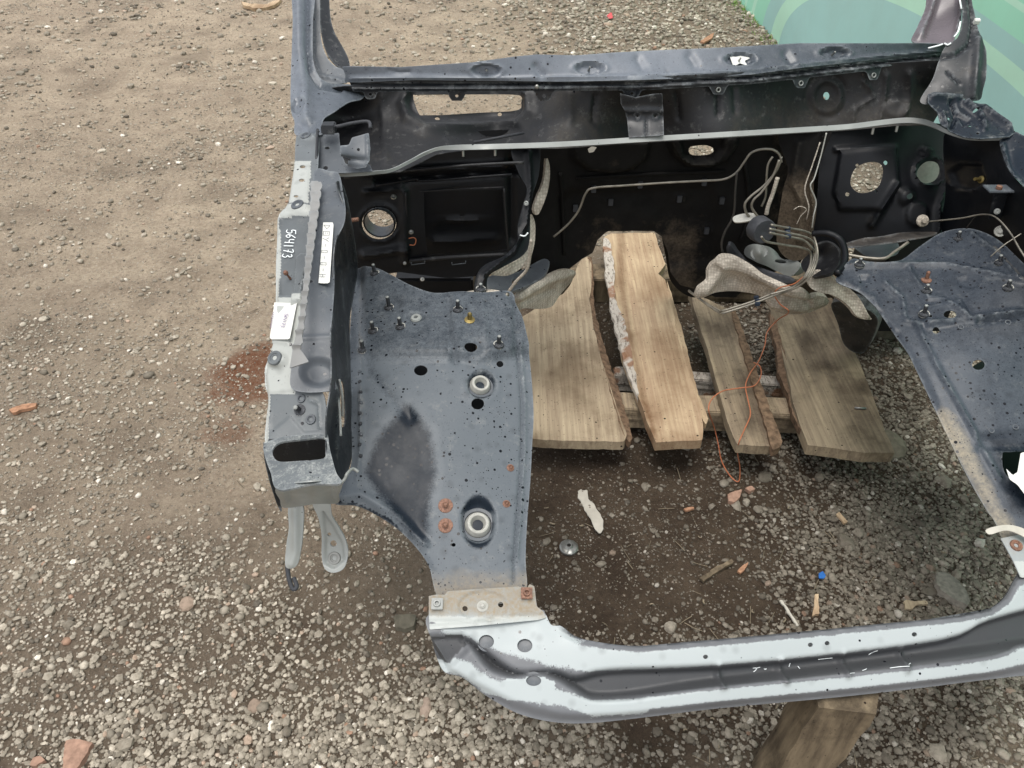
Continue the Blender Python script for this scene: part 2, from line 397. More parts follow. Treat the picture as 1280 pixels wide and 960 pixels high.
def lathe(name, mat, parent, loc, n, prof, seg=20, label=None, jitter=0):
    x, y, z = frame(n); V = []; T = []; Q = []
    for r, h in prof:
        for k in range(seg):
            a = 2 * math.pi * k / seg; rr = r * (1 + jitter * random.uniform(-1, 1))
            V.append(Vector(loc) + x * (rr * math.cos(a)) + y * (rr * math.sin(a)) + z * h)
    for i in range(len(prof) - 1):
        for k in range(seg): Q.append((i * seg + k, i * seg + (k + 1) % seg, (i + 1) * seg + (k + 1) % seg, (i + 1) * seg + k))
    me = mesh_from(name, V, [], Q); me.set_sharp_from_angle(angle=math.radians(35))
    return link(name, me, mat, parent, origin=tuple(loc), label=label)
def tube(name, mat, parent, pts, r=.003, seg=8, smooth=True, label=None, taper=0, n=6):
    pts = np.array([tuple(p) for p in pts], float)
    if smooth and len(pts) > 2: pts = smooth_line(pts, False, n)
    V = []; Q = []; up = np.array([.13, .31, .94]); m = len(pts)
    for i in range(m):
        d = pts[min(i + 1, m - 1)] - pts[max(i - 1, 0)]; d = d / (np.linalg.norm(d) + 1e-9)
        a = np.cross(d, up); a /= np.linalg.norm(a) + 1e-9; b = np.cross(d, a); up = np.cross(a, d)
        rr = r * (1 - taper * i / m)
        for k in range(seg):
            t = 2 * math.pi * k / seg; V.append(pts[i] + a * rr * math.cos(t) + b * rr * math.sin(t))
    for i in range(m - 1):
        for k in range(seg): Q.append((i * seg + k, i * seg + (k + 1) % seg, (i + 1) * seg + (k + 1) % seg, (i + 1) * seg + k))
    V += [pts[0], pts[-1]]; T = []
    for k in range(seg):
        T.append((m * seg, (k + 1) % seg, k)); T.append((m * seg + 1, (m - 1) * seg + k, (m - 1) * seg + (k + 1) % seg))
    me = mesh_from(name, V, T, Q)
    return link(name, me, mat, parent, label=label)
def box(name, mat, parent, c, x, y, z, bevel=.002, label=None, rough=0, cuts=1):
    """box from a centre and three half-axis vectors, edges worn a little"""
    import bmesh
    bm = bmesh.new(); bmesh.ops.create_cube(bm, size=2)
    if cuts > 1: bmesh.ops.subdivide_edges(bm, edges=bm.edges[:], cuts=cuts, use_grid_fill=True)
    L = [Vector(x), Vector(y), Vector(z)]
    for v in bm.verts:
        p = Vector(c) + L[0] * v.co.x + L[1] * v.co.y + L[2] * v.co.z
        if rough: p += Vector((random.uniform(-1, 1), random.uniform(-1, 1), random.uniform(-1, 1))) * rough
        v.co = p
    if bevel: bmesh.ops.bevel(bm, geom=[e for e in bm.edges if e.calc_face_angle(0) > .8], offset=bevel, segments=2, affect='EDGES')
    bmesh.ops.recalc_face_normals(bm, faces=bm.faces)
    me = bpy.data.meshes.new(name); bm.to_mesh(me); bm.free()
    return link(name, me, mat, parent, label=label)
#@@GROUND
# ---------------------------------------------------------------- ground
def blob(x, y, px, py, rx, ry, soft=.5, z=0):
    p = P(px, py, z); q = np.hypot((x - p.x) / rx, (y - p.y) / ry); return 1 - ss(1 - soft, 1 + soft, q)
def gz(x, y):
    return .030 * fbm(x * 1.7 + 40, y * 1.7 + 40, 3) + .016 * fbm(x * 8 + 60, y * 8 + 31, 3) + .010 * fbm(x * 34 + 7, y * 34 + 90, 3)
def damp_shade(x, y, stones=False):
    """wet soil, with shade under the car body painted into its colour"""
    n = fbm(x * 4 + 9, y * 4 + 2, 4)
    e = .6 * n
    a = 1 - ss(.75, 1.05, np.hypot((x - .50) / .74, (y - 1.55) / 1.15) + e)  # bay and rear: shade under the body painted in with the wetness
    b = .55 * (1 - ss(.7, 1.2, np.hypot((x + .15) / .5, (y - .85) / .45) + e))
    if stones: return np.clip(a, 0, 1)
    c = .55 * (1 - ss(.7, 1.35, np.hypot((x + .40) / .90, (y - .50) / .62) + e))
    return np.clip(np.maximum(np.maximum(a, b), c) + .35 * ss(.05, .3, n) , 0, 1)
def rust(x, y):
    n = fbm(x * 9 + 3, y * 9 + 8, 4); p = P(318, 470, 0); q = P(290, 540, 0)
    return np.clip(1 - ss(.3, 1.1, np.hypot((x - p.x) / .13, (y - p.y) / .22) + 1.6 * n), 0, 1) + .6 * np.clip(1 - ss(.3, 1.1, np.hypot((x - q.x) / .10, (y - q.y) / .10) + 1.6 * n), 0, 1)
def gravelness(x, y):
    n = fbm(x * 2.6 + 21, y * 2.6 + 13, 4)
    def B(cx, cy, rx, ry): return 1 - ss(.6, 1.3, np.hypot((x - cx) / rx, (y - cy) / ry) + .9 * n)
    g = np.zeros_like(x)
    g = np.maximum(g, B(-.30, .42, .62, .38) * 1.05)       # heap at the lower left
    g = np.maximum(g, B(-.02, .62, .24, .30) * .8)
    g = np.maximum(g, B(.35, .30, .55, .25) * .85)
    g = np.maximum(g, B(1.10, 1.25, .50, .75) * 1.0)
    g = np.maximum(g, B(.72, .78, .5, .17) * .65)
    g = np.maximum(g, B(.95, .35, .5, .25) * .6)
    g = np.maximum(g, B(1.15, 5.2, 1.15, 1.9) * 1.0)      # far gravel towards the banner
    g = np.maximum(g, B(1.3, 2.6, .8, 1.2) * .9)
    g = np.maximum(g, B(-1.5, 1.6, .7, .5) * .35)
    g = np.maximum(g, B(-.9, .8, .7, .35) * .38)
    g = np.maximum(g, .25 * ss(.0, .22, n))
    return np.clip(g, 0, 1)
def ground_material():
    s = N('trampled_soil_with_grit')
    big = s.noise(1.3, 5, .6); mid = s.noise(7, 6, .65); fine = s.noise(75, 8, .8); vf = s.noise(260, 4, .8)
    col = s.mix(s.rng(big, .35, .65), lin('a99985'), lin('c0af98'))
    col = s.mix(s.rng(mid, .42, .66, 0, .5), col, lin('827261'))
    col = s.mix(s.rng(fine, .48, .68, 0, .6), col, lin('6a5c4e')); col = s.mix(s.rng(fine, .48, .32, 0, .5), col, lin('cdbfa9'))
    col = s.mix(s.rng(vf, .55, .7, 0, .4), col, lin('5f5245'))
    d = s.attr('damp_shade')
    wet = s.mix(s.rng(mid, .35, .65), lin('46392d'), lin('625445'))  # wet soil tone, also carries the painted shade of the bay
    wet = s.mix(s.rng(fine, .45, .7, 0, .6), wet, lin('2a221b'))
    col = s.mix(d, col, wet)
    q = s.n('ShaderNodeTexVoronoi'); q.inputs['Scale'].default_value = 140; s.l(s.tc, q.inputs['Vector'])
    sep = s.n('ShaderNodeSeparateColor'); s.l(q.outputs['Color'], sep.inputs[0])
    on = s.math('MULTIPLY', s.math('LESS_THAN', q.outputs['Distance'], s.math('MULTIPLY', sep.outputs[0], .38)), s.math('LESS_THAN', sep.outputs[1], s.rng(mid, .35, .65, .12, .5)))
    gc = s.mix(sep.outputs[2], lin('6d6558'), lin('cfc6b8'))
    col = s.mix(s.math('MULTIPLY', s.attr('grav'), s.rng(fine, .3, .7, .6, .2)), col, lin('4a3f34'))
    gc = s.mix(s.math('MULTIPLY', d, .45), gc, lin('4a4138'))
    col = s.mix(s.math('MULTIPLY', on, .85), col, gc)
    col = s.mix(s.math('MULTIPLY', s.attr('rust'), s.rng(fine, .3, .6, .5, .95)), col, lin('74462c'))
    h = s.math('ADD', s.math('ADD', s.math('MULTIPLY', fine, .8), s.math('MULTIPLY', vf, .35)), s.math('MULTIPLY', on, .35))
    s.bump(h, 1, .016)
    return s.fin(col, s.rng(d, 0, 1, .92, .8), 0, .25)
def ground():
    ys = np.concatenate([np.linspace(-40, -.6, 20)[:-1], np.linspace(-.6, .2, 40)[:-1], np.arange(.2, 3, .009), np.arange(3, 8, .02), np.geomspace(8, 400, 60)])
    xs = np.concatenate([-np.geomspace(400, 5, 40)[:-1], np.arange(-5, -1.8, .035), np.arange(-1.8, 1.8, .009), np.arange(1.8, 5, .035), np.geomspace(5, 400, 40)])
    X, Y = np.meshgrid(xs, ys); Z = gz(X, Y) * (1 - ss(15, 60, np.hypot(X, Y)))
    Z = np.where(np.hypot(X, Y) > 60, 0, Z)
    V = np.stack([X, Y, Z], -1).reshape(-1, 3); nx = len(xs); ny = len(ys)
    i = np.arange(nx - 1)[None] + nx * np.arange(ny - 1)[:, None]; i = i.ravel()
    Q = np.stack([i, i + 1, i + nx + 1, i + nx], 1)
    me = mesh_from('ground', V, [], Q)
    for nm, fn in (('damp_shade', damp_shade), ('rust', rust), ('grav', gravelness)):
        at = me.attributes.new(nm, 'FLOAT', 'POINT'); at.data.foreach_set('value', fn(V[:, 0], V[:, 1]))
    o = link('ground', me, ground_material(), origin=(0, 0, 0)); tag(o, kind='structure')
    o['label'] = 'trampled brown soil yard with grit'
ground()
def ico(sub):
    import bmesh
    bm = bmesh.new(); bmesh.ops.create_icosphere(bm, subdivisions=sub, radius=1)
    V = np.array([v.co[:] for v in bm.verts]); T = np.array([[v.index for v in f.verts] for f in bm.faces]); bm.free(); return V, T
def stone_shape(V, amt=.3):
    V = V.copy()
    for k in range(7):
        d = rng.normal(size=3); d /= np.linalg.norm(d); c = rng.uniform(.55, .9)
        e = V @ d; V -= np.clip(e - c, 0, 9)[:, None] * d * .9
    return V * (1 + amt * (rng.random((len(V), 1)) - .5) * .5) * rng.uniform(.75, 1.25, 3)
def gravel_material():
    s = N('gravel_stone')
    t = s.attr('tint'); d = s.attr('damp_shade')
    q = s.n('ShaderNodeValToRGB'); s.l(t, q.inputs[0]); e = q.color_ramp.elements
    e[0].position = 0; e[0].color = lin('615b52'); e[1].position = 1; e[1].color = lin('ebe3d4')
    for p_, c_ in ((.3, '8d8577'), (.6, 'b0a797'), (.85, 'ccc2b0'), (.93, 'a3836e')):
        k = e.new(p_); k.color = lin(c_)
    n = s.noise(90, 4, .7)
    col = s.mix(s.rng(n, .38, .7, 0, .5), q.outputs[0], lin('5a503f'))
    col = s.mix(s.math('MULTIPLY', d, .55), col, lin('363029'))  # stones in the bay: wetness and painted shade together
    s.bump(n, .5, .003)
    return s.fin(col, .85, 0, .3)
GM = gravel_material()
def gravel():
    V1, T1 = ico(1); shapes = [stone_shape(V1) for _ in range(24)]; nv = len(V1)
    X = []
    def scatter(n, x0, x1, y0, y1, smin, smax, dens):
        x = rng.uniform(x0, x1, n); y = rng.uniform(y0, y1, n)
        keep = (rng.random(n) < dens(x, y)) & (np.abs(x) < .72 * (y * cP + CAM_H * sP) + .15)
        x, y = x[keep], y[keep]; s = smin + (smax - smin) * rng.random(len(x)) ** 2.6
        X.append(np.stack([x, y, s], -1))
    g = gravelness
    cl = lambda x, y: ss(-.05, .16, fbm(x * 7 + 80, y * 7 + 5, 3))
    scatter(50000, -1.6, 2.0, .15, 2.2, .0032, .0085, lambda x, y: g(x, y) * .95 + .06 + .22 * cl(x, y))
    scatter(17000, -1.6, 2.0, .15, 2.2, .005, .011, lambda x, y: g(x, y) ** 1.3 * (.55 + .4 * cl(x, y)) + .02)
    scatter(1500, -1.6, 2.0, .15, 2.2, .010, .018, lambda x, y: g(x, y) ** 1.5 * .6 + .015)
    scatter(75000, -1.3, 1.6, .15, 1.25, .003, .0072, lambda x, y: g(x, y) ** 1.2)
    scatter(24000, .5, 1.8, .6, 2.0, .003, .0075, lambda x, y: g(x, y) ** 1.2)
    scatter(7000, -1.3, 1.6, .15, 1.25, .006, .012, lambda x, y: g(x, y) ** 1.3)
    scatter(26000, -3.2, 2.4, 2.2, 4.2, .006, .014, lambda x, y: g(x, y) * .9 + .07 + .16 * cl(x, y))
    scatter(20000, -4.4, 2.6, 4.2, 7.2, .010, .024, lambda x, y: g(x, y) * .95 + .06 + .10 * cl(x, y))
    A = np.vstack(X); n = len(A); z = gz(A[:, 0], A[:, 1])
    a = rng.uniform(0, 6.283, n); ca, sa = np.cos(a), np.sin(a); sh = rng.integers(0, len(shapes), n)
    S = np.array(shapes)[sh]                                           # n, nv, 3
    fl = rng.uniform(.5, .85, n); tl = rng.uniform(-.5, .5, n)
    x = S[..., 0] * ca[:, None] - S[..., 1] * sa[:, None]; y = S[..., 0] * sa[:, None] + S[..., 1] * ca[:, None]
    zz = S[..., 2] * fl[:, None] + x * tl[:, None] * .5
    V = np.stack([A[:, None, 0] + x * A[:, None, 2], A[:, None, 1] + y * A[:, None, 2], z[:, None] + (zz + .28) * A[:, None, 2]], -1).reshape(-1, 3)
    T = (T1[None] + (np.arange(n) * nv)[:, None, None]).reshape(-1, 3)
    me = mesh_from('gravel', V, T); me.polygons.foreach_set('use_smooth', np.repeat(rng.random(n) < .35, len(T1)))
    at = me.attributes.new('tint', 'FLOAT', 'POINT'); tint = np.clip(rng.normal(.45, .2, n), 0, .9); tint[rng.random(n) < .005] = .93; tint[rng.random(n) < .02] = 1
    at.data.foreach_set('value', np.repeat(tint, nv))
    at = me.attributes.new('damp_shade', 'FLOAT', 'POINT'); at.data.foreach_set('value', np.repeat(damp_shade(A[:, 0], A[:, 1], True), nv))
    o = link('gravel', me, GM, origin=(0, 0, 0)); tag(o, 'loose grey gravel strewn over the brown soil', 'gravel', kind='stuff')
    print('stones', n)
    O = np.array([[1,0,0],[-1,0,0],[0,1,0],[0,-1,0],[0,0,1],[0,0,-1.]]); OT = np.array([[0,2,4],[2,1,4],[1,3,4],[3,0,4],[2,0,5],[1,2,5],[3,1,5],[0,3,5]])
    X.clear(); scatter(230000, -2.4, 1.8, .15, 3.6, .0011, .0034, lambda x, y: .35 + .5 * cl(x, y)); scatter(60000, -3.6, 2.2, 3.0, 6.5, .0025, .006, lambda x, y: .35 + .5 * cl(x, y))
    A = np.vstack(X); n = len(A); z = gz(A[:, 0], A[:, 1]); r3 = rng.uniform(.6, 1.4, (n, 6, 3)); a = rng.uniform(0, 6.283, n); ca, sa = np.cos(a)[:, None], np.sin(a)[:, None]
    S = O[None] * r3 + rng.normal(size=(n, 6, 3)) * .15; x = S[..., 0] * ca - S[..., 1] * sa; y = S[..., 0] * sa + S[..., 1] * ca; zz = S[..., 2] * .7 + x * rng.uniform(-.4, .4, (n, 1))
    V = np.stack([A[:, None, 0] + x * A[:, None, 2], A[:, None, 1] + y * A[:, None, 2], z[:, None] + (zz + .35) * A[:, None, 2]], -1).reshape(-1, 3)
    me = mesh_from('grit', V, (OT[None] + (np.arange(n) * 6)[:, None, None]).reshape(-1, 3)); me.polygons.foreach_set('use_smooth', np.zeros(n * 8, bool))
    at = me.attributes.new('tint', 'FLOAT', 'POINT'); at.data.foreach_set('value', np.repeat(np.clip(rng.normal(.45, .28, n), 0, .88), 6))
    at = me.attributes.new('damp_shade', 'FLOAT', 'POINT'); at.data.foreach_set('value', np.repeat(damp_shade(A[:, 0], A[:, 1], True), 6))
    tag(link('grit', me, GM, origin=(0, 0, 0)), 'fine angular grit pressed into the brown soil', 'grit', kind='stuff'); print('grit', n)
gravel()
V2_, T2_ = ico(2)
def rock(name, px, py, r, mat, label, cat='stone', flat=.6, stretch=1.0, rot=0, group=None, damp_shaded=0, tint=.6, z0=0):
    V = stone_shape(V2_, .25); V[:, 0] *= stretch; V[:, 2] *= flat
    c, s_ = math.cos(rot), math.sin(rot); V = np.stack([V[:, 0] * c - V[:, 1] * s_, V[:, 0] * s_ + V[:, 1] * c, V[:, 2]], -1) * r
    p = P(px, py, z0); p.z = z0 + (0 if z0 else float(gz(np.array([p.x]), np.array([p.y]))[0])); V += np.array(p) + [0, 0, r * flat * .35]
    me = mesh_from(name, V, T2_); me.polygons.foreach_set('use_smooth', np.zeros(len(T2_), bool))
    if mat is GM:
        for nm, v in (('tint', tint), ('damp_shade', damp_shaded)):
            at = me.attributes.new(nm, 'FLOAT', 'POINT'); at.data.foreach_set('value', np.full(len(V), v))
    return tag(link(name, me, mat), label, cat, group)
# ---------------------------------------------------------------- the cut off front body of a car
car = empty('car_front_body', (.27, .75, .33), 'stripped blue grey car front body shell with an empty engine bay, propped on wood', 'car body')
def hole_rim(surf, cx, cy, r=.012, mat='grey_metal', parent=None):
    l, n = surf.at(cx, cy, .0005)
    return lathe('hole_rim', M[mat], parent, l, n, [(r, -.002), (r, .001), (r * 1.25, .0012), (r * 1.35, 0)], 20)
def stud(surf, x, y, parent, h=.02, r=.0036, mat='steel', wr=.009, top=None, name='stud', up=None):
    l, n = surf.at(x, y, 0)
    if mat in ('steel', 'brass'): lathe('washer', M['grommet'], parent, l, n, [(wr * 1.12, -.002), (wr * 1.08, .0008), (wr * .9, .0012), (wr * .88, .0)], 16, jitter=.06)
    if up is not None: n = (n * .4 + Vector(up) * .6).normalized()
    if mat == 'steel': mat = 'dark_steel'; lathe('stud_tip', M['silver'], parent, l + n * h, n, [(r * .95, -.0045), (r * .9, 0), (r * .5, .001), (0, .001)], 10)
    o = lathe(name, M[mat], parent, l, n, [(wr * 1.15, -.002), (wr * 1.1, .001), (wr * .75, .0018), (r * 1.4, .002), (r, .003)] + [(r * (1 + .12 * (k % 2)), .004 + (h - .006) * k / 10) for k in range(11)] + [(r * .6, h), (0, h)], 14)
    return o
def bolt(surf, x, y, parent, r=.013, mat='grey_metal', name='bolt', hr=.0035, hgt=0):
    l, n = surf.at(x, y, hgt)
    return lathe(name, M[mat], parent, l, n, [(r * 1.1, -.002), (r * 1.1, .001), (r, .0022), (r * .7, .0022), (r * .62, .001), (hr * 1.2, .001), (hr, 0), (hr, -.004), (0, -.004)], 22)
# ---- left apron panel
SL = Surf([(446, 340, .60), (540, 370, .61), (636, 370, .61), (440, 450, .575), (560, 455, .585), (660, 450, .57), (440, 560, .535), (560, 570, .52), (664, 560, .50),
           (430, 625, .50), (520, 680, .455), (600, 680, .455), (660, 680, .445), (600, 750, .415), (545, 745, .415), (668, 745, .415)])
crease = [(448, 458), (500, 460), (575, 452), (600, 446), (662, 440)]
pocket = [(470, 555), (485, 532), (512, 508), (535, 540), (543, 585), (533, 640), (533, 680), (515, 668), (470, 610), (455, 590)]
apron = sheet('apron_panel', M['apron'], car,
    [(446, 338), (462, 338), (476, 341), (492, 349), (512, 360), (532, 368), (548, 371), (580, 369), (604, 371), (630, 368), (641, 372), (644, 384), (652, 400), (657, 420), (661, 440), (665, 480), (667, 520),
     (665, 560), (663, 600), (659, 650), (657, 700), (658, 737), (640, 752), (600, 756), (560, 752), (545, 742), (536, 708), (520, 684), (498, 662), (470, 643), (445, 632), (418, 629), (424, 612), (436, 590), (440, 560), (437, 480), (437, 420), (441, 370)],
    SL, holes=[(526, 463, 8.5, 6.5), (588, 439, 8, 5.5), (625, 455, 4.5, 4), (597, 505, 8, 7), (567, 681, 2.6, 2.4), (634, 373, 2.5, 3)], step=2.6,
    bumps=[lambda x, y: .010 * ss(452, 440, y - 6 * ss(560, 600, x) + 14 * ss(600, 660, x)) * ss(447, 460, x),
           b_poly(pocket, -.005, 30), b_line([(462, 462), (485, 490), (512, 520)], 8, -.003),
           b_poly([(563, 372), (560, 446), (640, 444), (640, 385), (630, 372)], .005, 7), b_line([(562, 380), (562, 425), (570, 452)], 4, -.006), b_line([(602, 385), (605, 425)], 5, .004),
           b_line([(646, 430), (652, 500), (652, 560), (647, 640), (642, 700), (642, 728)], 1.8, -.004), b_line([(650, 430), (656, 500), (656, 560), (651, 640), (646, 700)], 2.0, .003),
           b_disc(602, 482, 19, 18, -.010, .3), b_disc(598, 652, 24, 33, -.014, .35), b_ring(602, 482, 21, 20, .0015), b_line([(445, 330), (452, 440), (452, 560)], 3, .002), b_line([(463, 452), (560, 451)], 1.6, .0025),
           b_disc(487, 384, 20, 12, -.006, .4), b_disc(521, 401, 14, 7, -.004), b_disc(594, 440, 17, 12, -.003), b_line([(453, 360), (451, 450), (450, 560), (446, 600)], 2, .0022),
           b_line([(420, 622), (450, 618), (490, 640), (531, 680)], 6, .007), b_line([(416, 630), (470, 643), (520, 684), (538, 712)], 4, -.004)],
    warp=.003, dirt=lambda x, y: 1.1 * ss(690, 745, y) - .8 * ss(-9, 5, sdf(x, y, pocket)) + .35 * np.exp(-((x - 452) / 6) ** 2) * (y < 560) + .25 * ss(640, 660, x) * ss(640, 740, y),
    mask=lambda x, y: np.clip(.55 + .35 * ss(440, 462, y) - .85 * ss(-12, 9, sdf(x, y, pocket)) - .3 * np.exp(-(dseg(x, y, [(462, 462), (485, 490), (505, 512)]) / 7) ** 2) - 1.0 * (1 - ss(.8, 1.05, np.hypot((x - 598) / 24, (y - 652) / 36))) * (1 - np.exp(-((np.hypot((x - 598) / 22, (y - 655) / 20) - 1) / .15) ** 2)) - .6 * (1 - ss(.75, 1.05, np.hypot((x - 602) / 19, (y - 478) / 18))) - .9 * inside(x, y, [(415, 626), (450, 630), (490, 650), (530, 700), (500, 680), (450, 645)]) + .25 * np.exp(-(dseg(x, y, [(452, 360), (452, 600)]) / 8) ** 2), 0, 1),  # pocket: its dark reflection is painted into the coat
    wet=lambda x, y: .6 * ss(-10, 8, sdf(x, y, pocket)) + .4 * (1 - ss(.8, 1.05, np.hypot((x - 598) / 24, (y - 652) / 36))) + .25 * (y < 450),
    label='blue grey left apron panel spotted with water drops')
def grommet(surf, x, y, r, parent, h=.009):
    l, n = surf.at(x, y, .003)
    lathe('grommet_seat', M['grey_metal'], parent, surf.at(x, y, .002)[0], n, [(r * 1.7, -.002), (r * 1.6, .0015), (r * 1.3, .001)], 30)
    return lathe('grommet', M['grommet'], parent, l, n, [(r * 1.25, -.003), (r * 1.2, .001), (r, h * .9), (r * .88, h), (r * .74, h * .9), (r * .6, h * .1), (r * .5, -.004), (r * .28, -.006), (r * .25, -.014), (0, -.014)], 36)
grommet(SL, 601, 479, .0155, apron); grommet(SL, 598, 653, .0175, apron)
for x, y, h in ((487, 386, .024), (502, 413, .020), (468, 418, .020), (455, 440, .019), (573, 394, .02), (622, 437, .02), (470, 346, .02), (601, 366, .012)): stud(SL, x, y, apron, h, up=(0, .15, 1))
stud(SL, 587, 407, apron, .018, .004, 'brass', .009)
for x, y in ((557, 632), (557, 657)): stud(SL, x, y, apron, .009, .004, 'copper', .011, name='rusty_stud')
for x, y in ((638, 585), (633, 630)): stud(SL, x, y, apron, .004, .003, 'copper', .006, name='rusty_stud')
for x, y in ((521, 401),): lathe('washer', M['silver'], apron, SL.at(x, y, .001)[0], SL.at(x, y)[1], [(.011, 0), (.009, .003), (.004, .003), (.003, -.002)], 18)
for k in range(9):
    l, n = SL.at(450 + .6 * k % 2, 466 + 13 * k, .001); lathe('sealer_blob', M['rubber'] if k % 3 else M['grey_metal'], apron, l, n, [(.0035, -.001), (.003, .0012), (0, .0018)], 8, jitter=.3)
# added black rail under the apron, darkens the holes above
SU = Surf([(540, 560, .42), (640, 560, .42), (540, 720, .36), (640, 720, .36), (590, 440, .47)])
sheet('added_side_member', M['black'], car, [(520, 455), (640, 455), (650, 560), (648, 700), (640, 745), (560, 745), (548, 700), (520, 560)], SU, step=10, thick=.03)
# ---- fender rail, left
SF = Surf([(383, 168, .86), (380, 260, .83), (350, 300, .805), (350, 400, .76), (347, 449, .735), (335, 500, .70), (400, 500, .71), (335, 545, .675), (408, 545, .68), (396, 200, .855), (392, 300, .815), (380, 400, .77)])
rail = sheet('fender_rail', M['rail'], car,
    [(371, 168), (384, 165), (398, 168), (398, 200), (396, 226), (394, 262), (391, 300), (388, 330), (383, 370), (378, 400), (372, 430), (366, 458), (370, 470), (372, 484), (392, 486), (404, 492), (408, 515), (409, 541),
     (395, 543), (370, 545), (345, 549), (332, 556), (329, 548), (331, 520), (333, 496), (329, 480), (329, 460), (334, 444), (341, 430), (339, 410), (342, 380), (343, 340), (344, 300), (346, 275), (352, 264), (360, 256), (364, 235), (368, 206)],
    SF, holes=[(379, 210, 3.6, 2), (378, 227, 3.6, 2), (371, 247, 3, 1.6), (374, 512, 3, 3)], step=2.2,
    bumps=[b_poly([(369, 206), (387, 206), (386, 252), (362, 252)], .003, 3), b_poly([(349, 270), (390, 268), (384, 330), (376, 368), (349, 368), (347, 300)], -.006, 4),
           b_poly([(370, 322), (377, 316), (386, 318), (380, 380), (366, 382)], .010, 4), b_disc(373, 259, 18, 9, .004, .5), b_disc(347, 450, 17, 12, .008, .6), b_disc(383, 172, 14, 6, .004),
           b_poly([(340, 382), (370, 382), (362, 432), (338, 428)], .003, 3), b_poly([(336, 492), (360, 489), (400, 489), (402, 538), (380, 540), (362, 520), (338, 540)], -.002, 4),
           b_line([(388, 500), (398, 505), (400, 535)], 1.8, .003), b_line([(343, 270), (345, 330), (342, 400), (334, 440), (329, 470), (333, 500), (330, 550)], 3, -.006)],
    mask=lambda x, y: np.clip(inside(x, y, [(368, 202), (389, 202), (386, 254), (361, 254)]) * 1. + inside(x, y, [(342, 256), (392, 256), (391, 267), (343, 271)]) * 1. + inside(x, y, [(330, 372), (388, 372), (366, 440), (369, 492), (325, 492)]) * 1.
         + (dseg(x, y, [(344, 270), (345, 330), (342, 400), (334, 440), (331, 470), (333, 500), (331, 550)]) < 4), 0, 1), dirt=lambda x, y: .1 * ss(480, 550, y),
    label='pale silver blue left fender rail')
bolt(SF, 383, 172, rail, .0095); bolt(SF, 373, 258, rail, .0105); bolt(SF, 347, 450, rail, .0105, 'rail')
bolt(SF, 388, 524, rail, .007, hr=.003); bolt(SF, 376, 498, rail, .006, hr=.003); stud(SF, 374, 512, rail, .016, .0035, 'steel', .008)
l, n = SF.at(361, 346, .001); lathe('rusty_screw', M['copper'], rail, l, n, [(.0022, 0), (.0016, .010), (.0035, .012), (.0042, .015), (.003, .018), (0, .018)], 12)
# marker writing on the rail: strokes along the image-down direction
def surf_strokes(name, mat, parent, surf, org, ex, ey, strokes, r, h=.0012, lift=.002):
    """strokes in letter space (x right, y up) laid on the surface; org, ex, ey in photo px"""
    V = []; Q = []
    for st in strokes:
        p = resample(smooth_line(st, False, 4) if len(st) > 2 else np.array(st, float), .12); b = len(V)
        px = org[0] + p[:, 0] * ex[0] + p[:, 1] * ey[0]; py = org[1] + p[:, 0] * ex[1] + p[:, 1] * ey[1]
        w = surf.pos(px, py) + surf.nrm(px, py) * lift; nn = surf.nrm(px, py)
        for i in range(len(w)):
            d = w[min(i + 1, len(w) - 1)] - w[max(i - 1, 0)]; s_ = np.cross(d, nn[i]); s_ /= np.linalg.norm(s_) + 1e-12
            V += [w[i] + s_ * r, w[i] - s_ * r, w[i] - s_ * r + nn[i] * .0003, w[i] + s_ * r + nn[i] * .0003]
        for i in range(len(w) - 1):
            a = b + 4 * i; c = a + 4
            Q += [(a + 3, a + 2, c + 2, c + 3), (a, a + 3, c + 3, c), (a + 2, a + 1, c + 1, c + 2)]
    me = mesh_from(name, V, [], Q); return link(name, me, mat, parent)
DG = {'5': [[(.1, .95), (.9, 1.0)], [(.15, .95), (.1, .55), (.6, .6), (.75, .25), (.4, 0), (0, .1)]], '6': [[(.7, 1), (.2, .6), (.05, .25), (.3, 0), (.65, .2), (.45, .45), (.1, .3)]],
      '4': [[(.05, 1), (.1, .5), (.7, .5)], [(.7, 1), (.65, 0)]], '1': [[(.35, 1), (.35, 0)]], '7': [[(0, .95), (.65, 1), (.3, 0)], [(.15, .5), (.65, .5)]],
      '3': [[(.05, .9), (.5, 1), (.6, .7), (.3, .52), (.7, .35), (.5, 0), (0, .08)]]}
def word(txt, sp=1.05, shift=None):
    out = []
    for i, c in enumerate(txt):
        for st in DG.get(c, []): out.append([(x + i * sp, y + (shift[i] if shift else 0)) for x, y in st])
    return out
surf_strokes('handwritten_number', M['chalk'], rail, SF, (357, 285), (-.5, 6.1), (12, .4), word('564173', 1.0, (0, 0, -.1, -.15, -.15, -.2)), .00075, lift=-.0035)
lab = sheet('paper_label', M['white'], rail, [(343, 378), (371, 379), (362, 424), (337, 424)], Surf([(a[0], a[1], a[2]) for a in [(345, 378, .7705), (371, 379, .7805), (362, 424, .7595), (337, 424, .7495), (352, 400, .764)]]), step=4, thick=.0006, smooth=False)
SLb = Surf([(345, 378, .772), (371, 379, .782), (362, 424, .761), (337, 424, .751), (352, 400, .7655)])
surf_strokes('printed_number', M['ink'], lab, SLb, (357, 392), (-1.0, 2.9), (4.2, 1.2), word('564173', 1.0), .0004, lift=.0012)
surf_strokes('faint_print', M['ink'], lab, SLb, (341, 390), (-.6, 3.2), (3.2, .9), [[(i * .8, random.random() * .4), (i * .8 + .3, .8), (i * .8 + .5, .2)] for i in range(8)], .00025, lift=.0012)
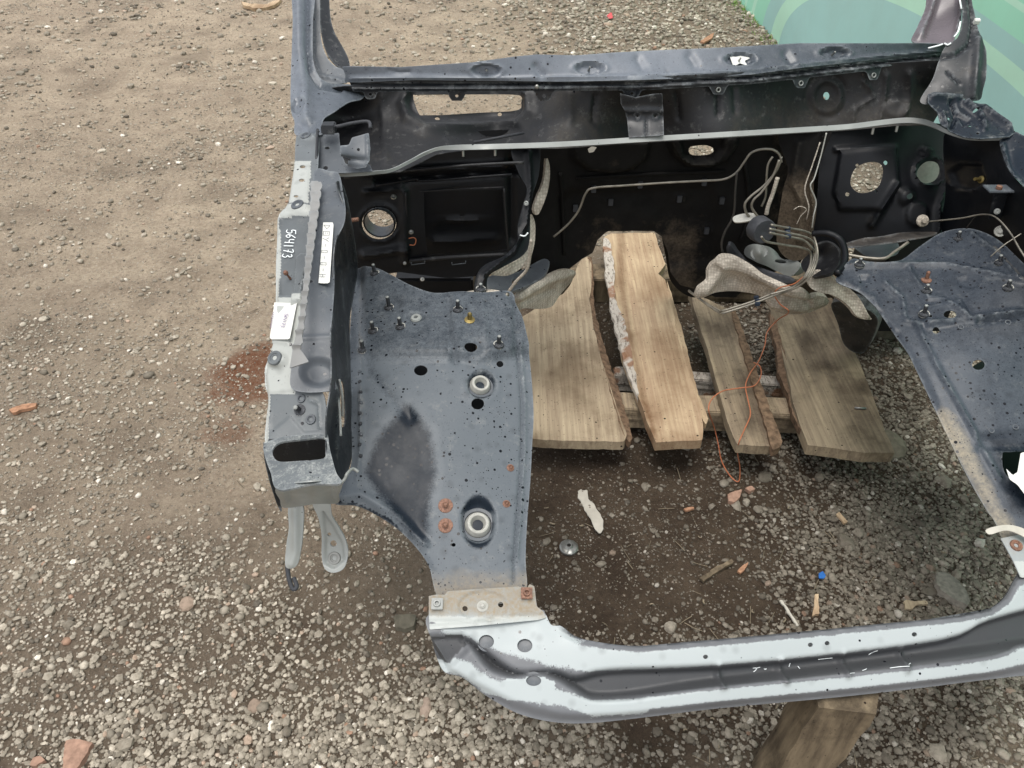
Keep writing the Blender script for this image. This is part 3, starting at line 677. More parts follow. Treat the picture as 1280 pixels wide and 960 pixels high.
# corrugated seal lying along the rail
SS = Surf([(391, 225, .858), (385, 330, .83), (376, 400, .80), (364, 458, .765), (398, 225, .86), (396, 330, .83), (385, 400, .80), (386, 455, .77)])
yn = [232, 243, 256, 268, 281, 295, 309, 323, 337, 351, 366, 381, 397, 413, 431]
right = [(397, 226)] + [q for k, y in enumerate(yn) for q in ((404 - (y - 232) * .125, y), (400 - (y - 232) * .125, y + 6))] + [(378, 440), (386, 452)]
seal = sheet('ribbed_seal', M['seal'], rail, [(389, 226)] + right + [(362, 460), (366, 435), (374, 400), (380, 350), (384, 300), (388, 260)], SS, step=2,
      bumps=[lambda x, y: .006 * np.sum([np.exp(-((y + .1 * (x - 390) - q) / 2.2) ** 2) for q in yn], 0)], smooth=False, thick=.002, label='ribbed grey rubber seal strip')
# upper apron shelf and its inner wall
SH = Surf([(400, 226, .85), (425, 226, .85), (430, 260, .835), (417, 330, .80), (395, 330, .81), (380, 400, .775), (416, 405, .77), (370, 480, .725), (417, 475, .73)])
shelf = sheet('apron_shelf', M['grey_metal'], car, [(393, 214), (412, 214), (424, 218), (429, 242), (432, 262), (430, 280), (421, 300), (418, 330), (418, 360), (415, 400), (413, 420), (415, 450), (419, 475), (417, 488), (368, 488), (364, 460), (374, 400), (384, 320), (390, 262)], SH, step=2.6,
      bumps=[b_line([(370, 423), (420, 421)], 2.5, .002), b_line([(396, 262), (425, 255)], 5, .002), b_disc(398, 465, 26, 20, -.008, .5)], warp=.003, dirt=lambda x, y: .2)
SWL = Surf([(430, 262, .835), (418, 330, .80), (415, 400, .77), (419, 475, .73), (446, 340, .61), (440, 400, .60), (438, 480, .575), (440, 560, .54), (410, 560, .66), (425, 240, .845), (446, 300, .64)])
wall = sheet('apron_side_wall', M['dark'], car, [(420, 229), (427, 229), (433, 245), (438, 270), (443, 300), (447, 338), (443, 365), (438, 400), (438, 440), (438, 480), (441, 540), (440, 575), (430, 600), (417, 604), (410, 580), (409, 520), (414, 480), (413, 420), (416, 400), (417, 340), (420, 302), (430, 280), (431, 262)], SWL,
      holes=[[(424, 480), (428, 478), (431, 500), (432, 530), (427, 532), (424, 510)]], step=2.6, bumps=[b_line([(424, 340), (430, 430), (431, 470)], 4, .005), b_line([(432, 270), (440, 330)], 3, -.004), b_line([(420, 490), (420, 560)], 3, .006)], warp=.004)
for a, b in (((424, 474), (428, 520)), ((418, 470), (426, 545))):
    tube('bright_edge', M['silver'], wall, [P(a[0], a[1], .715), P((a[0] + b[0]) / 2 + 2, (a[1] + b[1]) / 2, .69), P(b[0], b[1], .66)], .002)
tube('bent_wire_clip', M['silver'], car, [P(420, 607, .66), P(430, 600, .66), P(434, 592, .665), P(441, 586, .66), P(448, 590, .655)], .0022)
tube('rusty_pin', M['copper'], wall, [P(434, 276, .74), P(448, 274, .745)], .004)
# front end of the rail: an open box, seen into
SBX = Surf([(331, 553, .676), (408, 542, .681), (334, 600, .625), (412, 600, .622), (370, 575, 'z', .655)])
S1 = Surf([(331, 553, .676), (408, 542, .681), (336, 598, 'Y', .715), (415, 590, 'Y', .722)])
head = sheet('rail_end_face', M['rail'], car, [(330, 556), (345, 548), (370, 544), (400, 541), (409, 541), (412, 560), (420, 590), (426, 604), (390, 605), (348, 612), (338, 590), (331, 570)], S1,
      holes=[[(341, 562), (350, 553), (380, 549), (404, 547), (409, 556), (407, 570), (400, 574), (375, 576), (350, 577), (342, 571)]], step=2.5, bumps=[b_line([(388, 576), (391, 598)], 1.2, -.002)], mask=lambda x, y: np.full_like(x, .35), thick=.003)
S2 = Surf([(348, 612, 'Y', .722), (426, 604, 'Y', .73), (352, 634, .565), (424, 630, .565), (390, 620, 'Y', .722)])
sheet('rail_end_lower', M['silver'], car, [(346, 609), (390, 603), (426, 602), (424, 618), (422, 629), (395, 630), (356, 635), (350, 625)], S2, step=2.6, bumps=[b_poly([(355, 607), (420, 602), (418, 626), (360, 630)], -.005, 5)], mask=lambda x, y: .3 + 0 * x)
S3 = Surf([(330, 560, .672), (338, 600, .62), (348, 628, .57), (356, 632, .56), (345, 600, .615)])
sheet('rail_end_side', M['dark'], car, [(330, 553), (336, 575), (343, 600), (351, 628), (352, 640), (347, 632), (338, 605), (331, 575)], S3, step=2.5)
S4 = Surf([(340, 560, 'Y', .80), (410, 560, 'Y', .80), (340, 590, 'Y', .80), (410, 600, 'Y', .80)])
sheet('rail_end_inside', M['cowlin'], car, [(336, 550), (405, 545), (411, 580), (345, 584)], S4, step=8, smooth=False)
# hanging brackets under the rail end
SB = Surf([(368, 630, .56), (362, 690, .50), (361, 712, .48), (380, 630, .56), (377, 690, .50)])
hb = sheet('hanging_strut', M['silver'], car, [(361, 632), (378, 631), (379, 660), (376, 690), (370, 708), (357, 708), (358, 680), (361, 660)], SB, step=2.4, bumps=[b_line([(370, 630), (370, 690), (365, 705)], 5, .006)], thick=.004, dirt=lambda x, y: .3 + 0 * x)
tube('cable_end', M['rubber'], hb, [P(359, 706, .482), P(361, 722, .47), P(366, 736, .46), P(371, 733, .462), P(367, 722, .468)], .0035)
SB2 = Surf([(392, 630, .565), (410, 628, .565), (405, 700, .48), (430, 700, .48), (418, 715, .47)])
br = sheet('hanging_bracket', M['silver'], car, [(391, 628), (411, 627), (415, 645), (424, 660), (432, 675), (435, 692), (430, 710), (417, 716), (406, 711), (402, 695), (402, 670), (398, 648)], SB2, step=2.2, holes=[(416, 681, 4, 4), (411, 670, 2.4, 2.6)],
      bumps=[b_poly([(404, 640), (414, 655), (428, 680), (430, 700), (417, 710), (406, 704), (407, 675)], -.005, 4)], thick=.004, dirt=lambda x, y: .3 + 0 * x)
bolt(SB2, 417, 698, br, .009, 'steel', hgt=0)
# narrow strip sticker on the shelf
SK = Surf([(405, 276, .8335), (418, 276, .8335), (396, 355, .7985), (412, 354, .799), (400, 320, .8135), (415, 320, .8125)])
st = sheet('strip_sticker', M['white'], shelf, [(404, 278), (417, 278), (412, 354), (398, 354), (401, 320)], SK, step=4, thick=.0006, smooth=False)
G = []
def gl(i, strokes): G.extend([[(x * .8 + i * 1.25, y) for x, y in s_] for s_ in strokes])
gl(0, [[(0, 0), (.9, .5)], [(.9, .5), (0, 1)], [(0, 1), (0, 0)]]); gl(1, [[(0, 0), (1, 0)], [(1, 0), (1, 1)], [(1, 1), (0, 1)], [(0, 1), (0, 0)], [(.3, .7), (.7, .7)], [(.3, .4), (.7, .4)]])
gl(2, [[(0, 1), (.5, .5)], [(1, 1), (.2, 0)]]); gl(3, [[(.1, .5), (.8, .5)]]); gl(4, [[(.2, 0), (.7, 0)], [(.7, 0), (.8, .9)], [(.8, .9), (.2, .9)], [(.2, .9), (.2, 0)]]); gl(5, [[(.1, .5), (.8, .5)]])
gl(6, [[(.2, 0), (.7, 0)], [(.7, 0), (.8, .9)], [(.8, .9), (.2, .9)], [(.2, .9), (.2, 0)]]); gl(7, [[(.1, .5), (.8, .5)]]); gl(8, [[(.1, 0), (.1, 1)], [(.7, 0), (.7, 1)], [(.1, .5), (.7, .5)]])
surf_strokes('sticker_marks', M['ink_dark'], st, SK, (405, 282), (-.55, 6.1), (8, .2), G, .00022, lift=.001)
# ---- front crossmember
def yu(x): return np.interp(x, [536, 560, 680, 690, 720, 760, 800, 850, 1000, 1100, 1200, 1240, 1262, 1275, 1330, 1420], [745, 742, 765, 782, 795, 803, 807, 803, 790, 780, 770, 762, 745, 722, 700, 690])
def yl(x): return np.interp(x, [536, 560, 600, 640, 670, 700, 730, 780, 900, 1100, 1280, 1420], [800, 845, 868, 890, 900, 905, 906, 902, 888, 868, 846, 825])
SC = Surf([(540, 748, .415), (668, 738, .415), (540, 800, .398), (700, 785, .405), (800, 808, .40), (1000, 790, .40), (1240, 765, .405), (1330, 715, .41), (1420, 700, .41),
           (560, 842, .365), (640, 888, .345), (700, 903, .34), (800, 900, .34), (1000, 877, .34), (1280, 845, .345), (1420, 830, .345), (600, 805, .39), (900, 848, .375), (1200, 812, .38)])
rec = smooth_line([(578, 800), (592, 812), (612, 836), (640, 845), (670, 841), (694, 848), (718, 862), (740, 874), (790, 873), (870, 860), (1000, 845), (1180, 822), (1330, 800), (1420, 790), (1420, 745), (1330, 752), (1240, 775), (1180, 800), (1000, 824), (870, 834), (760, 838), (720, 846), (690, 838), (650, 840), (626, 828), (600, 808), (585, 797)], True, 4)
def bt(x, y): return (y - yu(x)) / (yl(x) - yu(x))
def bmask(x, y):
    t = bt(x, y); m = np.zeros_like(x); main = ss(640, 740, x + .6 * (y - 800))
    m = np.maximum(m, main * ss(.04, .14, t) * (1 - ss(.30, .46, t - .1 * ss(1150, 1280, x) * 1)))
    m = np.maximum(m, ss(700, 770, x) * ss(.66, .76, t) * (1 - ss(.82, .92, t)))
    m = np.maximum(m, (1 - ss(690, 760, x)) * ss(535, 575, x) * ss(764, 774, y) * (1 - ss(-12, 14, y - np.interp(x, [540, 580, 620, 660, 700, 760], [800, 795, 812, 823, 835, 838]))))
    m = np.maximum(m, np.exp(-(dseg(x, y, [(556, 832), (580, 835), (610, 858), (650, 866), (700, 872), (740, 886), (800, 884)]) / 11) ** 2) * 1.1)
    m = np.maximum(m, (dseg(x, y, [(640, 862), (680, 858)]) < 14) * (dseg(x, y, rec) > 4) * .9)
    return np.clip(m, 0, 1) * (1 - ss(-2, 4, sdf(x, y, rec)))
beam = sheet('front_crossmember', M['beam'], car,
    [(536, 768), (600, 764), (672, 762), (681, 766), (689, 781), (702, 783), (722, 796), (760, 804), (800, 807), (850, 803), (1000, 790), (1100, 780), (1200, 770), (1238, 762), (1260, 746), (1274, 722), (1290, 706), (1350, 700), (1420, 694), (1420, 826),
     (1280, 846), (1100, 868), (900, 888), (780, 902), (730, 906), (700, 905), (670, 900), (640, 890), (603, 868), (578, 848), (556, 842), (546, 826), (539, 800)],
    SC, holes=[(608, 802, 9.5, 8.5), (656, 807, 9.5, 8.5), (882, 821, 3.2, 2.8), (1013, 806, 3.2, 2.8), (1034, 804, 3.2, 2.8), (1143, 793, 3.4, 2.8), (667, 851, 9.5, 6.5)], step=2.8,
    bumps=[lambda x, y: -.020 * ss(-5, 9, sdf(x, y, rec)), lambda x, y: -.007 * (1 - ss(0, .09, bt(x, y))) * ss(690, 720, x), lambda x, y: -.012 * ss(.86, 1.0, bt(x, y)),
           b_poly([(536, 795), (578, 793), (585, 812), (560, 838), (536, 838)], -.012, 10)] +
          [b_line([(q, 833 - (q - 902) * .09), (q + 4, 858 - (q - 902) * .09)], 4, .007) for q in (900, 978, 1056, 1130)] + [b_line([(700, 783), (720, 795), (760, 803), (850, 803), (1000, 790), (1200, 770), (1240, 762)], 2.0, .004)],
    mask=bmask, dark=lambda x, y: ss(-7, 7, sdf(x, y, rec)) + ss(760, 860, x) * ss(.40, .47, bt(x, y)) * (1 - ss(.62, .70, bt(x, y))) + (1 - ss(.0, .05, bt(x, y))) * ss(690, 720, x) + .9 * inside(x, y, [(538, 794), (578, 793), (582, 806), (560, 832), (540, 826)]), dirt=lambda x, y: .1 + 0 * x, label='grey front crossmember with pale overspray', thick=.003)  # dark: shade in the recesses painted into the coat
def b_oval(name, px, py, rx, ry, mat, par, surf, depth=-.012):
    l, n = surf.at(px, py, depth); return lathe(name, M[mat], par, l, n, [(rx, 0), (rx * .5, .0005), (0, .0008)], 20)
for x, y in ((608, 802), (656, 807)): b_oval('hole_backing', x, y, .014, .012, 'grey_metal', beam, SC, -.006)
b_oval('hole_backing', 667, 851, .013, .012, 'grey_metal', beam, SC, -.004)
sheet('beam_lower_plate', M['dark'], beam, [(560, 835), (640, 870), (700, 880), (1000, 855), (1400, 815), (1400, 740), (1000, 800), (760, 815), (640, 800), (560, 790)], Surf([(560, 800, .345), (700, 880, .312), (1000, 860, .312), (1400, 820, .315), (1000, 795, .33), (1400, 735, .33)]), step=14)
rs = random.Random(3)
scr = []
for x, y, dx, dy in ((948, 837, 9, -1), (949, 842, 4, -4), (1028, 826, 18, -2), (962, 838, 3, 0), (1078, 838, 6, -2), (1092, 820, 8, -6), (1112, 835, 22, -3), (1134, 830, 5, -1), (993, 836, 1, -5), (1004, 835, 2, 3), (1060, 841, 8, 0)):
    l, n = SC.at(x, y, .0012); l2, _ = SC.at(x + dx, y + dy, .0012)
    tube('scratch', M['chalk'], beam, [l, (l + l2) / 2 + Vector((0, rs.uniform(-.001, .001), 0)), l2], rs.uniform(.0004, .0007), 5)
SJ = Surf([(536, 746, .422), (668, 735, .424), (540, 770, .412), (680, 765, .412), (605, 755, .420)])
fl = sheet('beam_joint_flange', M['flange'], car, [(536, 745), (546, 743), (556, 744), (559, 739), (600, 736), (650, 733), (657, 738), (662, 730), (668, 733), (671, 758), (680, 765), (683, 772), (672, 775), (600, 782), (537, 787), (536, 770)], SJ, step=2.4, smooth=False,
      holes=[(581, 760, 3.4, 3.4), (626, 755, 3.4, 3.4)], bumps=[b_disc(604, 757, 33, 20, -.004, .15), b_line([(538, 778), (600, 775), (680, 768)], 3, -.003), b_ring(600, 758, 22, 14, .0012, .08), b_poly([(540, 747), (556, 747), (556, 765), (541, 765)], .002, 3), b_poly([(650, 736), (668, 735), (669, 750), (652, 752)], .002, 3)],
      mask=lambda x, y: ss(765, 775, y) * 1., dirt=lambda x, y: .75 * (1 - ss(762, 776, y)) + .1, label='dirty cream flange where rail meets crossmember')
stud(SJ, 603, 757, fl, .007, .004, 'grommet', .008, name='centre_boss')
for x, y, m in ((547, 756, 'silver'), (658, 743, 'copper')):
    l, n = SJ.at(x, y, .004); box('nut_plate', M[m], fl, l, (.009, 0, 0), (0, .009, .002), (0, -.0003, .0015), .0006); bolt(SJ, x, y, fl, .005, m, name='nut', hr=.003, hgt=.007)
# ---- right apron
SR = Surf([(1050, 345, .60), (1120, 325, .625), (1200, 288, .66), (1280, 330, .67), (1400, 360, .67), (1120, 440, .55), (1200, 440, .575), (1300, 440, .585), (1180, 540, .50), (1280, 560, .50), (1400, 560, .51), (1235, 645, .44), (1280, 690, .425), (1400, 700, .42)])
apr = sheet('apron_panel', M['apron_r'], car,
    [(1046, 352), (1050, 340), (1058, 330), (1066, 323), (1080, 326), (1100, 330), (1125, 326), (1150, 308), (1175, 292), (1200, 286), (1222, 288), (1248, 300), (1275, 325), (1300, 345), (1400, 380), (1420, 560), (1410, 700), (1300, 706), (1262, 690), (1245, 655), (1228, 625), (1208, 590), (1186, 545), (1162, 495), (1146, 462), (1135, 440), (1115, 412), (1098, 388), (1075, 366)],
    SR, holes=[(1187, 395, 8, 5), (1170, 413, 4.5, 4), (1223, 456, 8, 6.5), (1163, 397, 2, 1.5), [(1253, 568), (1262, 565), (1290, 566), (1320, 590), (1320, 610), (1262, 598)]], step=3,
    bumps=[b_line([(1105, 352), (1128, 372), (1132, 400), (1150, 405), (1190, 402)], 2.5, .004), b_line([(1146, 405), (1165, 445), (1178, 470), (1195, 500), (1250, 600)], 3, .005),
           b_line([(1136, 336), (1160, 372), (1178, 374), (1210, 395), (1220, 400)], 3, .004), b_line([(1220, 397), (1290, 388)], 3, .007), b_line([(1222, 402), (1290, 396)], 2.5, -.005),
           b_line([(1100, 392), (1130, 436), (1150, 470), (1190, 550), (1235, 640)], 6, -.005), b_line([(1056, 350), (1090, 372), (1118, 412)], 4, .003),
           b_line([(1058, 331), (1120, 330), (1180, 330), (1280, 350)], 3, .005), b_line([(1215, 293), (1245, 315), (1270, 345)], 2.5, .006), b_poly([(1196, 350), (1208, 346), (1224, 352), (1222, 360), (1200, 358)], -.004, 5),
           b_poly([(1222, 545), (1300, 535), (1300, 560), (1225, 562)], -.008, 10), b_poly([(1150, 385), (1200, 375), (1215, 400), (1160, 410)], .005, 6), b_poly([(1075, 345), (1085, 345), (1088, 352), (1078, 354)], -.005, 3)],
    mask=lambda x, y: .45 + .3 * ss(410, 440, y) - .5 * ss(-8, 8, sdf(x, y, [(1240, 545), (1300, 545), (1300, 650), (1262, 640)])) + .5 * np.exp(-(dseg(x, y, [(1207, 470), (1208, 495)]) / 9) ** 2),
    warp=.006, dirt=lambda x, y: 1.0 * np.exp(-(dseg(x, y, [(1180, 520), (1210, 575), (1240, 630), (1262, 680), (1290, 720)]) / 14) ** 2) + .3 * ss(640, 690, y) + .5 * np.exp(-(dseg(x, y, [(1243, 310), (1280, 350)]) / 4) ** 2),
    wet=lambda x, y: .35 + 0 * x,
    label='dark blue grey right apron panel with crusted dirty edge')
for x, y, h, m in ((1158, 350, .020, 'copper'), (1158, 364, .014, 'steel'), (1155, 394, .02, 'steel'), (1074, 332, .014, 'steel'), (1198, 298, .016, 'steel'), (1250, 328, .016, 'steel'), (1260, 360, .018, 'steel')): stud(SR, x, y, apr, h, .0035, m, .009, up=(0, .2, 1))
for x, y in ((1201, 409), (1260, 403), (1239, 538), (1269, 534)): lathe('chalk_ring', M['grey_metal'], apr, SR.at(x, y, .001)[0], SR.at(x, y)[1], [(.0055, -.001), (.005, .0004), (.004, .0004), (.003, -.001)], 14, jitter=.1)
sheet('added_side_member', M['black'], car, [(1230, 450), (1400, 450), (1400, 700), (1300, 690), (1260, 640), (1200, 520)], Surf([(1250, 460, .45), (1400, 460, .45), (1280, 680, .36), (1400, 680, .36)]), step=14, thick=.03)  # added black rail, darkens the openings above it
SRJ = Surf([(1253, 672, .436), (1290, 672, .436), (1262, 706, .424), (1330, 700, .424)])
fr = sheet('beam_joint_flange', M['flange'], car, [(1251, 673), (1275, 668), (1330, 665), (1340, 720), (1276, 722), (1266, 700)], SRJ, step=3, smooth=False, mask=lambda x, y: ss(696, 706, y), dirt=lambda x, y: .35 + 0 * x)
bolt(SRJ, 1270, 682, fr, .009, 'copper', hgt=.001)
SPT = Surf([(1232, 662, .452), (1250, 658, .456), (1275, 662, .452), (1295, 672, .45)])
sheet('peeling_sealant', M['plastic'], apr, [(1232, 663), (1240, 659), (1262, 656), (1285, 663), (1300, 676), (1298, 684), (1278, 670), (1258, 663), (1238, 668)], SPT, step=2.5, thick=.002)
sheet('torn_white_sticker', M['white'], apr, [(1258, 586), (1266, 594), (1272, 590), (1276, 566), (1282, 565), (1330, 570), (1330, 640), (1284, 622), (1272, 606), (1262, 599)], Surf([(1258, 590, .498), (1330, 590, .505), (1275, 615, .482), (1330, 640, .478)]), step=3, smooth=False, thick=.0008)
# ---- cowl: windscreen panel, lip, inside, front flange
YAW = .03
SW = Surf([(430, 85, 'z', .935), (600, 78, 'z', .945), (800, 64, 'z', .945), (1000, 55, 'z', .945), (1185, 55, 'z', .935), (430, 103, 'z', .905), (600, 101, 'z', .91), (800, 99, 'z', .91), (1000, 85, 'z', .912), (1100, 75, 'z', .912), (1185, 66, 'z', .912)])
dn = [(608, 88, 20, 8), (737, 85, 20, 8), (925, 74, 21, 8), (1043, 66, 20, 7)]
cow = sheet('windscreen_panel', M['cowl'], car, [(428, 84), (440, 83), (500, 84), (590, 78), (640, 71), (670, 68), (720, 69), (760, 66), (840, 62), (910, 59), (1000, 54), (1100, 54), (1150, 54), (1183, 55), (1187, 62), (1160, 66), (1100, 74), (1000, 85), (940, 93), (870, 97), (800, 100), (700, 102), (600, 101), (520, 100), (450, 103), (430, 103), (432, 95)],
    SW, step=2.6, bumps=[b_disc(x, y, a, b, -.010, .35) for x, y, a, b in dn] + [b_ring(x, y, a * 1.1, b * 1.1, .002, .12) for x, y, a, b in dn] +
    [b_line([(x, y), (x + 7, y + 11)], 5, -.006) for x, y in ((670, 83), (797, 74), (862, 70), (982, 67))] + [b_line([(438, 98), (520, 96), (640, 98), (800, 96), (940, 88), (1100, 70), (1180, 62)], 2.2, .004), b_line([(486, 88), (500, 91), (512, 90)], 2, -.003), b_line([(832, 85), (836, 94), (845, 98)], 1, -.002)],
    warp=.002, mask=lambda x, y: .9 - .75 * ss(840, 960, x), dirt=lambda x, y: .15 + .3 * ss(1080, 1180, x), smooth=False)
for x, y, a, b in dn:
    l, n = SW.at(x, y, 0); lathe('pin', M['steel'], cow, l, n, [(.003, 0), (.0022, .002), (.0018, .014), (0, .015)], 8)
l, n = SW.at(925, 73, -.008)
sheet('torn_white_tape', M['white'], cow, [(913, 67), (920, 69), (930, 67), (940, 70), (932, 74), (936, 80), (926, 77), (918, 81), (916, 75)], SW, step=2, smooth=False, thick=.0006, bumps=[lambda x, y: -.006 + 0 * x], down=None)
SLp = Surf([(430, 104, 'z', .903), (600, 103, 'z', .905), (800, 101, 'z', .905), (1000, 88, 'z', .905), (1185, 70, 'z', .908), (440, 118, 'z', .880), (600, 118, 'z', .880), (800, 116, 'z', .880), (1000, 101, 'z', .885), (1185, 84, 'z', .888)])
def ylip(x): return np.interp(x, [430, 800, 940, 1100, 1188], [104, 102, 94, 76, 66])
tabs = [(463, 119, 9), (571, 121, 12), (680, 121, 12), (790, 118, 12), (898, 113, 11), (1001, 105, 10), (1092, 95, 9), (1172, 87, 9)]
low = []
xs = np.arange(1186, 440, -3.)
for x in xs:
    y = ylip(x) + 11 - 3 * (x > 1100)
    for tx, ty, tw in tabs: y = max(y, y + (ty + 5 - y) * (1 - ss(tw * .55, tw * 1.05, abs(x - tx))))
    low.append((float(x), float(y)))
lip = sheet('cowl_lip', M['dark'], car, [(436, 101), (520, 98), (800, 97), (940, 89), (1100, 70), (1187, 60)] + low, SLp, smooth=False, step=2.4, holes=[(tx, ty - 1, 2, 2) for tx, ty, tw in tabs],
    bumps=[lambda x, y: -.005 * np.exp(-((y - ylip(x) - 3) / 1.5) ** 2), lambda x, y: .003 * np.exp(-((y - ylip(x) - 7) / 2) ** 2)], dirt=lambda x, y: .1 + 0 * x)
for tx, ty, tw in tabs[4:7]:
    l, n = SLp.at(tx, ty - 1, .001); lathe('tab_ring', M['silver'], lip, l, n, [(.0055, -.001), (.005, .0015), (.0035, .0012), (.0032, -.001)], 16)
l, n = SLp.at(671, 108, .001); lathe('round_clip', M['steel'], lip, l, n, [(.005, -.001), (.005, .002), (.003, .004), (0, .0045)], 14)
SI = Surf([(440, 108, 'Y', 1.64), (800, 108, 'Y', 1.66), (1170, 90, 'Y', 1.72), (440, 150, 'Y', 1.68), (620, 160, 'Y', 1.70), (800, 158, 'Y', 1.705), (1000, 145, 'Y', 1.73), (1170, 125, 'Y', 1.745), (460, 212, 'z', .80), (545, 190, 'z', .795), (700, 181, 'z', .792), (900, 168, 'z', .792), (1140, 150, 'z', .795), (1200, 160, 'Y', 1.66)])
cin = sheet('cowl_inside', M['cowlin'], car, [(398, 112), (430, 108), (520, 106), (800, 104), (940, 96), (1100, 80), (1180, 75), (1186, 100), (1180, 130), (1165, 156), (1120, 157), (1060, 163), (900, 173), (700, 185), (590, 187), (545, 194), (500, 215), (450, 218), (400, 214), (396, 170), (395, 140)], SI,
    holes=[[(517, 119), (525, 118), (600, 118), (648, 119), (650, 127), (645, 137), (600, 140), (535, 142), (523, 138)], (548, 146, 3.5, 2.5), (624, 142, 2.5, 2.5), (1033, 120, 4, 5)], step=3, smooth=False,
    bumps=[b_line([(508, 115), (503, 130), (510, 150), (530, 162), (600, 160), (650, 155), (662, 140), (660, 118)], 6, .014), b_line([(514, 118), (516, 135), (530, 145), (600, 143), (648, 140), (653, 125)], 5, -.006),
           b_ring(1033, 120, 17, 19, .004, .18), b_ring(1033, 120, 25, 27, -.003, .1), b_line([(1080, 102), (1088, 112), (1092, 122), (1078, 130), (1068, 138), (1066, 150)], 2.5, .004), b_line([(1108, 94), (1105, 125), (1100, 150)], 3, .006),
           b_line([(712, 118), (712, 150)], 6, .006), b_line([(846, 118), (848, 148)], 3, -.007), b_line([(898, 115), (898, 143)], 3, -.007), b_line([(918, 112), (920, 140)], 3, -.005), b_line([(744, 120), (742, 150)], 3, -.006), b_line([(478, 120), (482, 200)], 5, .006), b_line([(1137, 92), (1136, 125), (1128, 148)], 5, .008),
           b_disc(1120, 137, 18, 14, .006)], warp=.006, dirt=lambda x, y: .18 + .3 * ss(880, 960, x) * ss(100, 140, y) + .2 * ss(660, 700, x) * (1 - ss(760, 790, x)), label='dusty dark inside of the cowl')
tube('support_rod', M['rubber'], cin, [PY(592, 178, 1.60), PY(655, 166, 1.63)], .003)
for x, y in ((664, 170), (706, 152)): pass
SCB = Surf([(786, 122, 'Y', 1.60), (826, 120, 'Y', 1.60), (784, 150, 'Y', 1.60), (830, 148, 'Y', 1.60), (786, 170, 'Y', 1.565), (828, 168, 'Y', 1.565)])
cb = sheet('centre_bracket', M['dark'], car, [(775, 117), (795, 122), (815, 118), (828, 117), (829, 140), (830, 169), (786, 172), (784, 150), (781, 138), (776, 130)], SCB, step=2.2, smooth=False, holes=[(797, 145, 1.5, 1.5), (819, 145, 1.5, 1.5)],
    bumps=[b_ring(797, 145, 4, 4, .002, .3), b_ring(819, 145, 4, 4, .002, .3), b_line([(808, 148), (808, 170)], 1.5, -.003), lambda x, y: .004 * np.exp(-((y - 138) / 4) ** 2)], dirt=lambda x, y: .1 + 0 * x)
E1 = [(395, 216), (425, 217), (450, 216), (470, 214), (490, 211), (513, 200), (530, 191), (548, 184), (570, 181), (610, 180), (700, 177), (800, 171), (900, 165), (1000, 159), (1060, 155), (1100, 150), (1130, 147), (1150, 148), (1165, 152), (1185, 163), (1205, 171), (1225, 173), (1262, 171)]
E2 = [(a, b + (4 if 420 < a < 560 else 6.5)) for a, b in E1]; E2[-1] = (1264, 175); E2[-2] = (1225, 176); E2[-3] = (1205, 174); E2[-4] = (1183, 167); E2[0] = (397, 221)
SE = Surf([(x, y, 'z', .812 + .012 * (x < 500)) for x, y in E1[::3]] + [(x, y, 'z', .805 + .012 * (x < 500)) for x, y in E2[::3]])
E1s = smooth_line(E1, False, 4); E2s = smooth_line(E2, False, 4)
sheet('cowl_front_flange', M['silver'], car, [tuple(q) for q in E1s] + [tuple(q) for q in E2s[::-1]], SE, smooth=False, step=2.0, thick=.003, dirt=lambda x, y: -.1 + 0 * x, label='bright bare front edge of the cowl')
# lower lip running down behind the edge so the engine bay has a ceiling
SCE = Surf([(400, 222, 'Y', 1.44), (500, 212, 'Y', 1.50), (600, 186, 'Y', 1.56), (800, 177, 'Y', 1.58), (1000, 165, 'Y', 1.59), (1150, 154, 'Y', 1.60), (1250, 180, 'Y', 1.52), (400, 190, 'Y', 1.78), (800, 152, 'Y', 1.85), (1150, 140, 'Y', 1.86), (1250, 150, 'Y', 1.80)])
# side plates at the ends of the cowl
S5 = Surf([(398, 168, .862), (430, 168, .862), (397, 214, .832), (460, 212, .832)])
pl = sheet('cowl_end_plate', M['grey_metal'], car, [(398, 169), (424, 166), (424, 171), (426, 190), (432, 205), (446, 207), (462, 205), (466, 214), (430, 216), (397, 217), (396, 200)], S5, smooth=False, step=2.5, holes=[(409, 185, 3, 1.8), (407, 210, 3, 2.4)], dirt=lambda x, y: .15 + 0 * x)
S6 = Surf([(425, 182, .875), (462, 168, .885), (425, 190, .872), (462, 208, .845), (428, 208, .842)])
sheet('cowl_end_bracket', M['grey_metal'], car, [(425, 182), (436, 181), (440, 172), (461, 166), (463, 185), (462, 200), (458, 209), (446, 211), (434, 208), (436, 199), (426, 196)], S6, smooth=False, step=2.3, holes=[(448, 187, 2, 2)], bumps=[b_line([(426, 199), (460, 200)], 3, -.004), b_line([(459, 170), (460, 205)], 2, .003)], thick=.003, dirt=lambda x, y: .25 + 0 * x)
tube('latch_rod', M['rubber'], car, [P(404, 162, .88), P(412, 157, .885), P(422, 158, .885), P(440, 154, .885), P(460, 152, .885), P(463, 160, .88)], .0035)
box('latch_block', M['dark'], car, P(411, 160, .882), (.013, 0, 0), (0, .012, 0), (0, .002, .008), .002)
tube('hinge_edge', M['dark'], car, [P(397, 162, .875), P(396, 190, .86), P(395, 216, .84)], .0028)
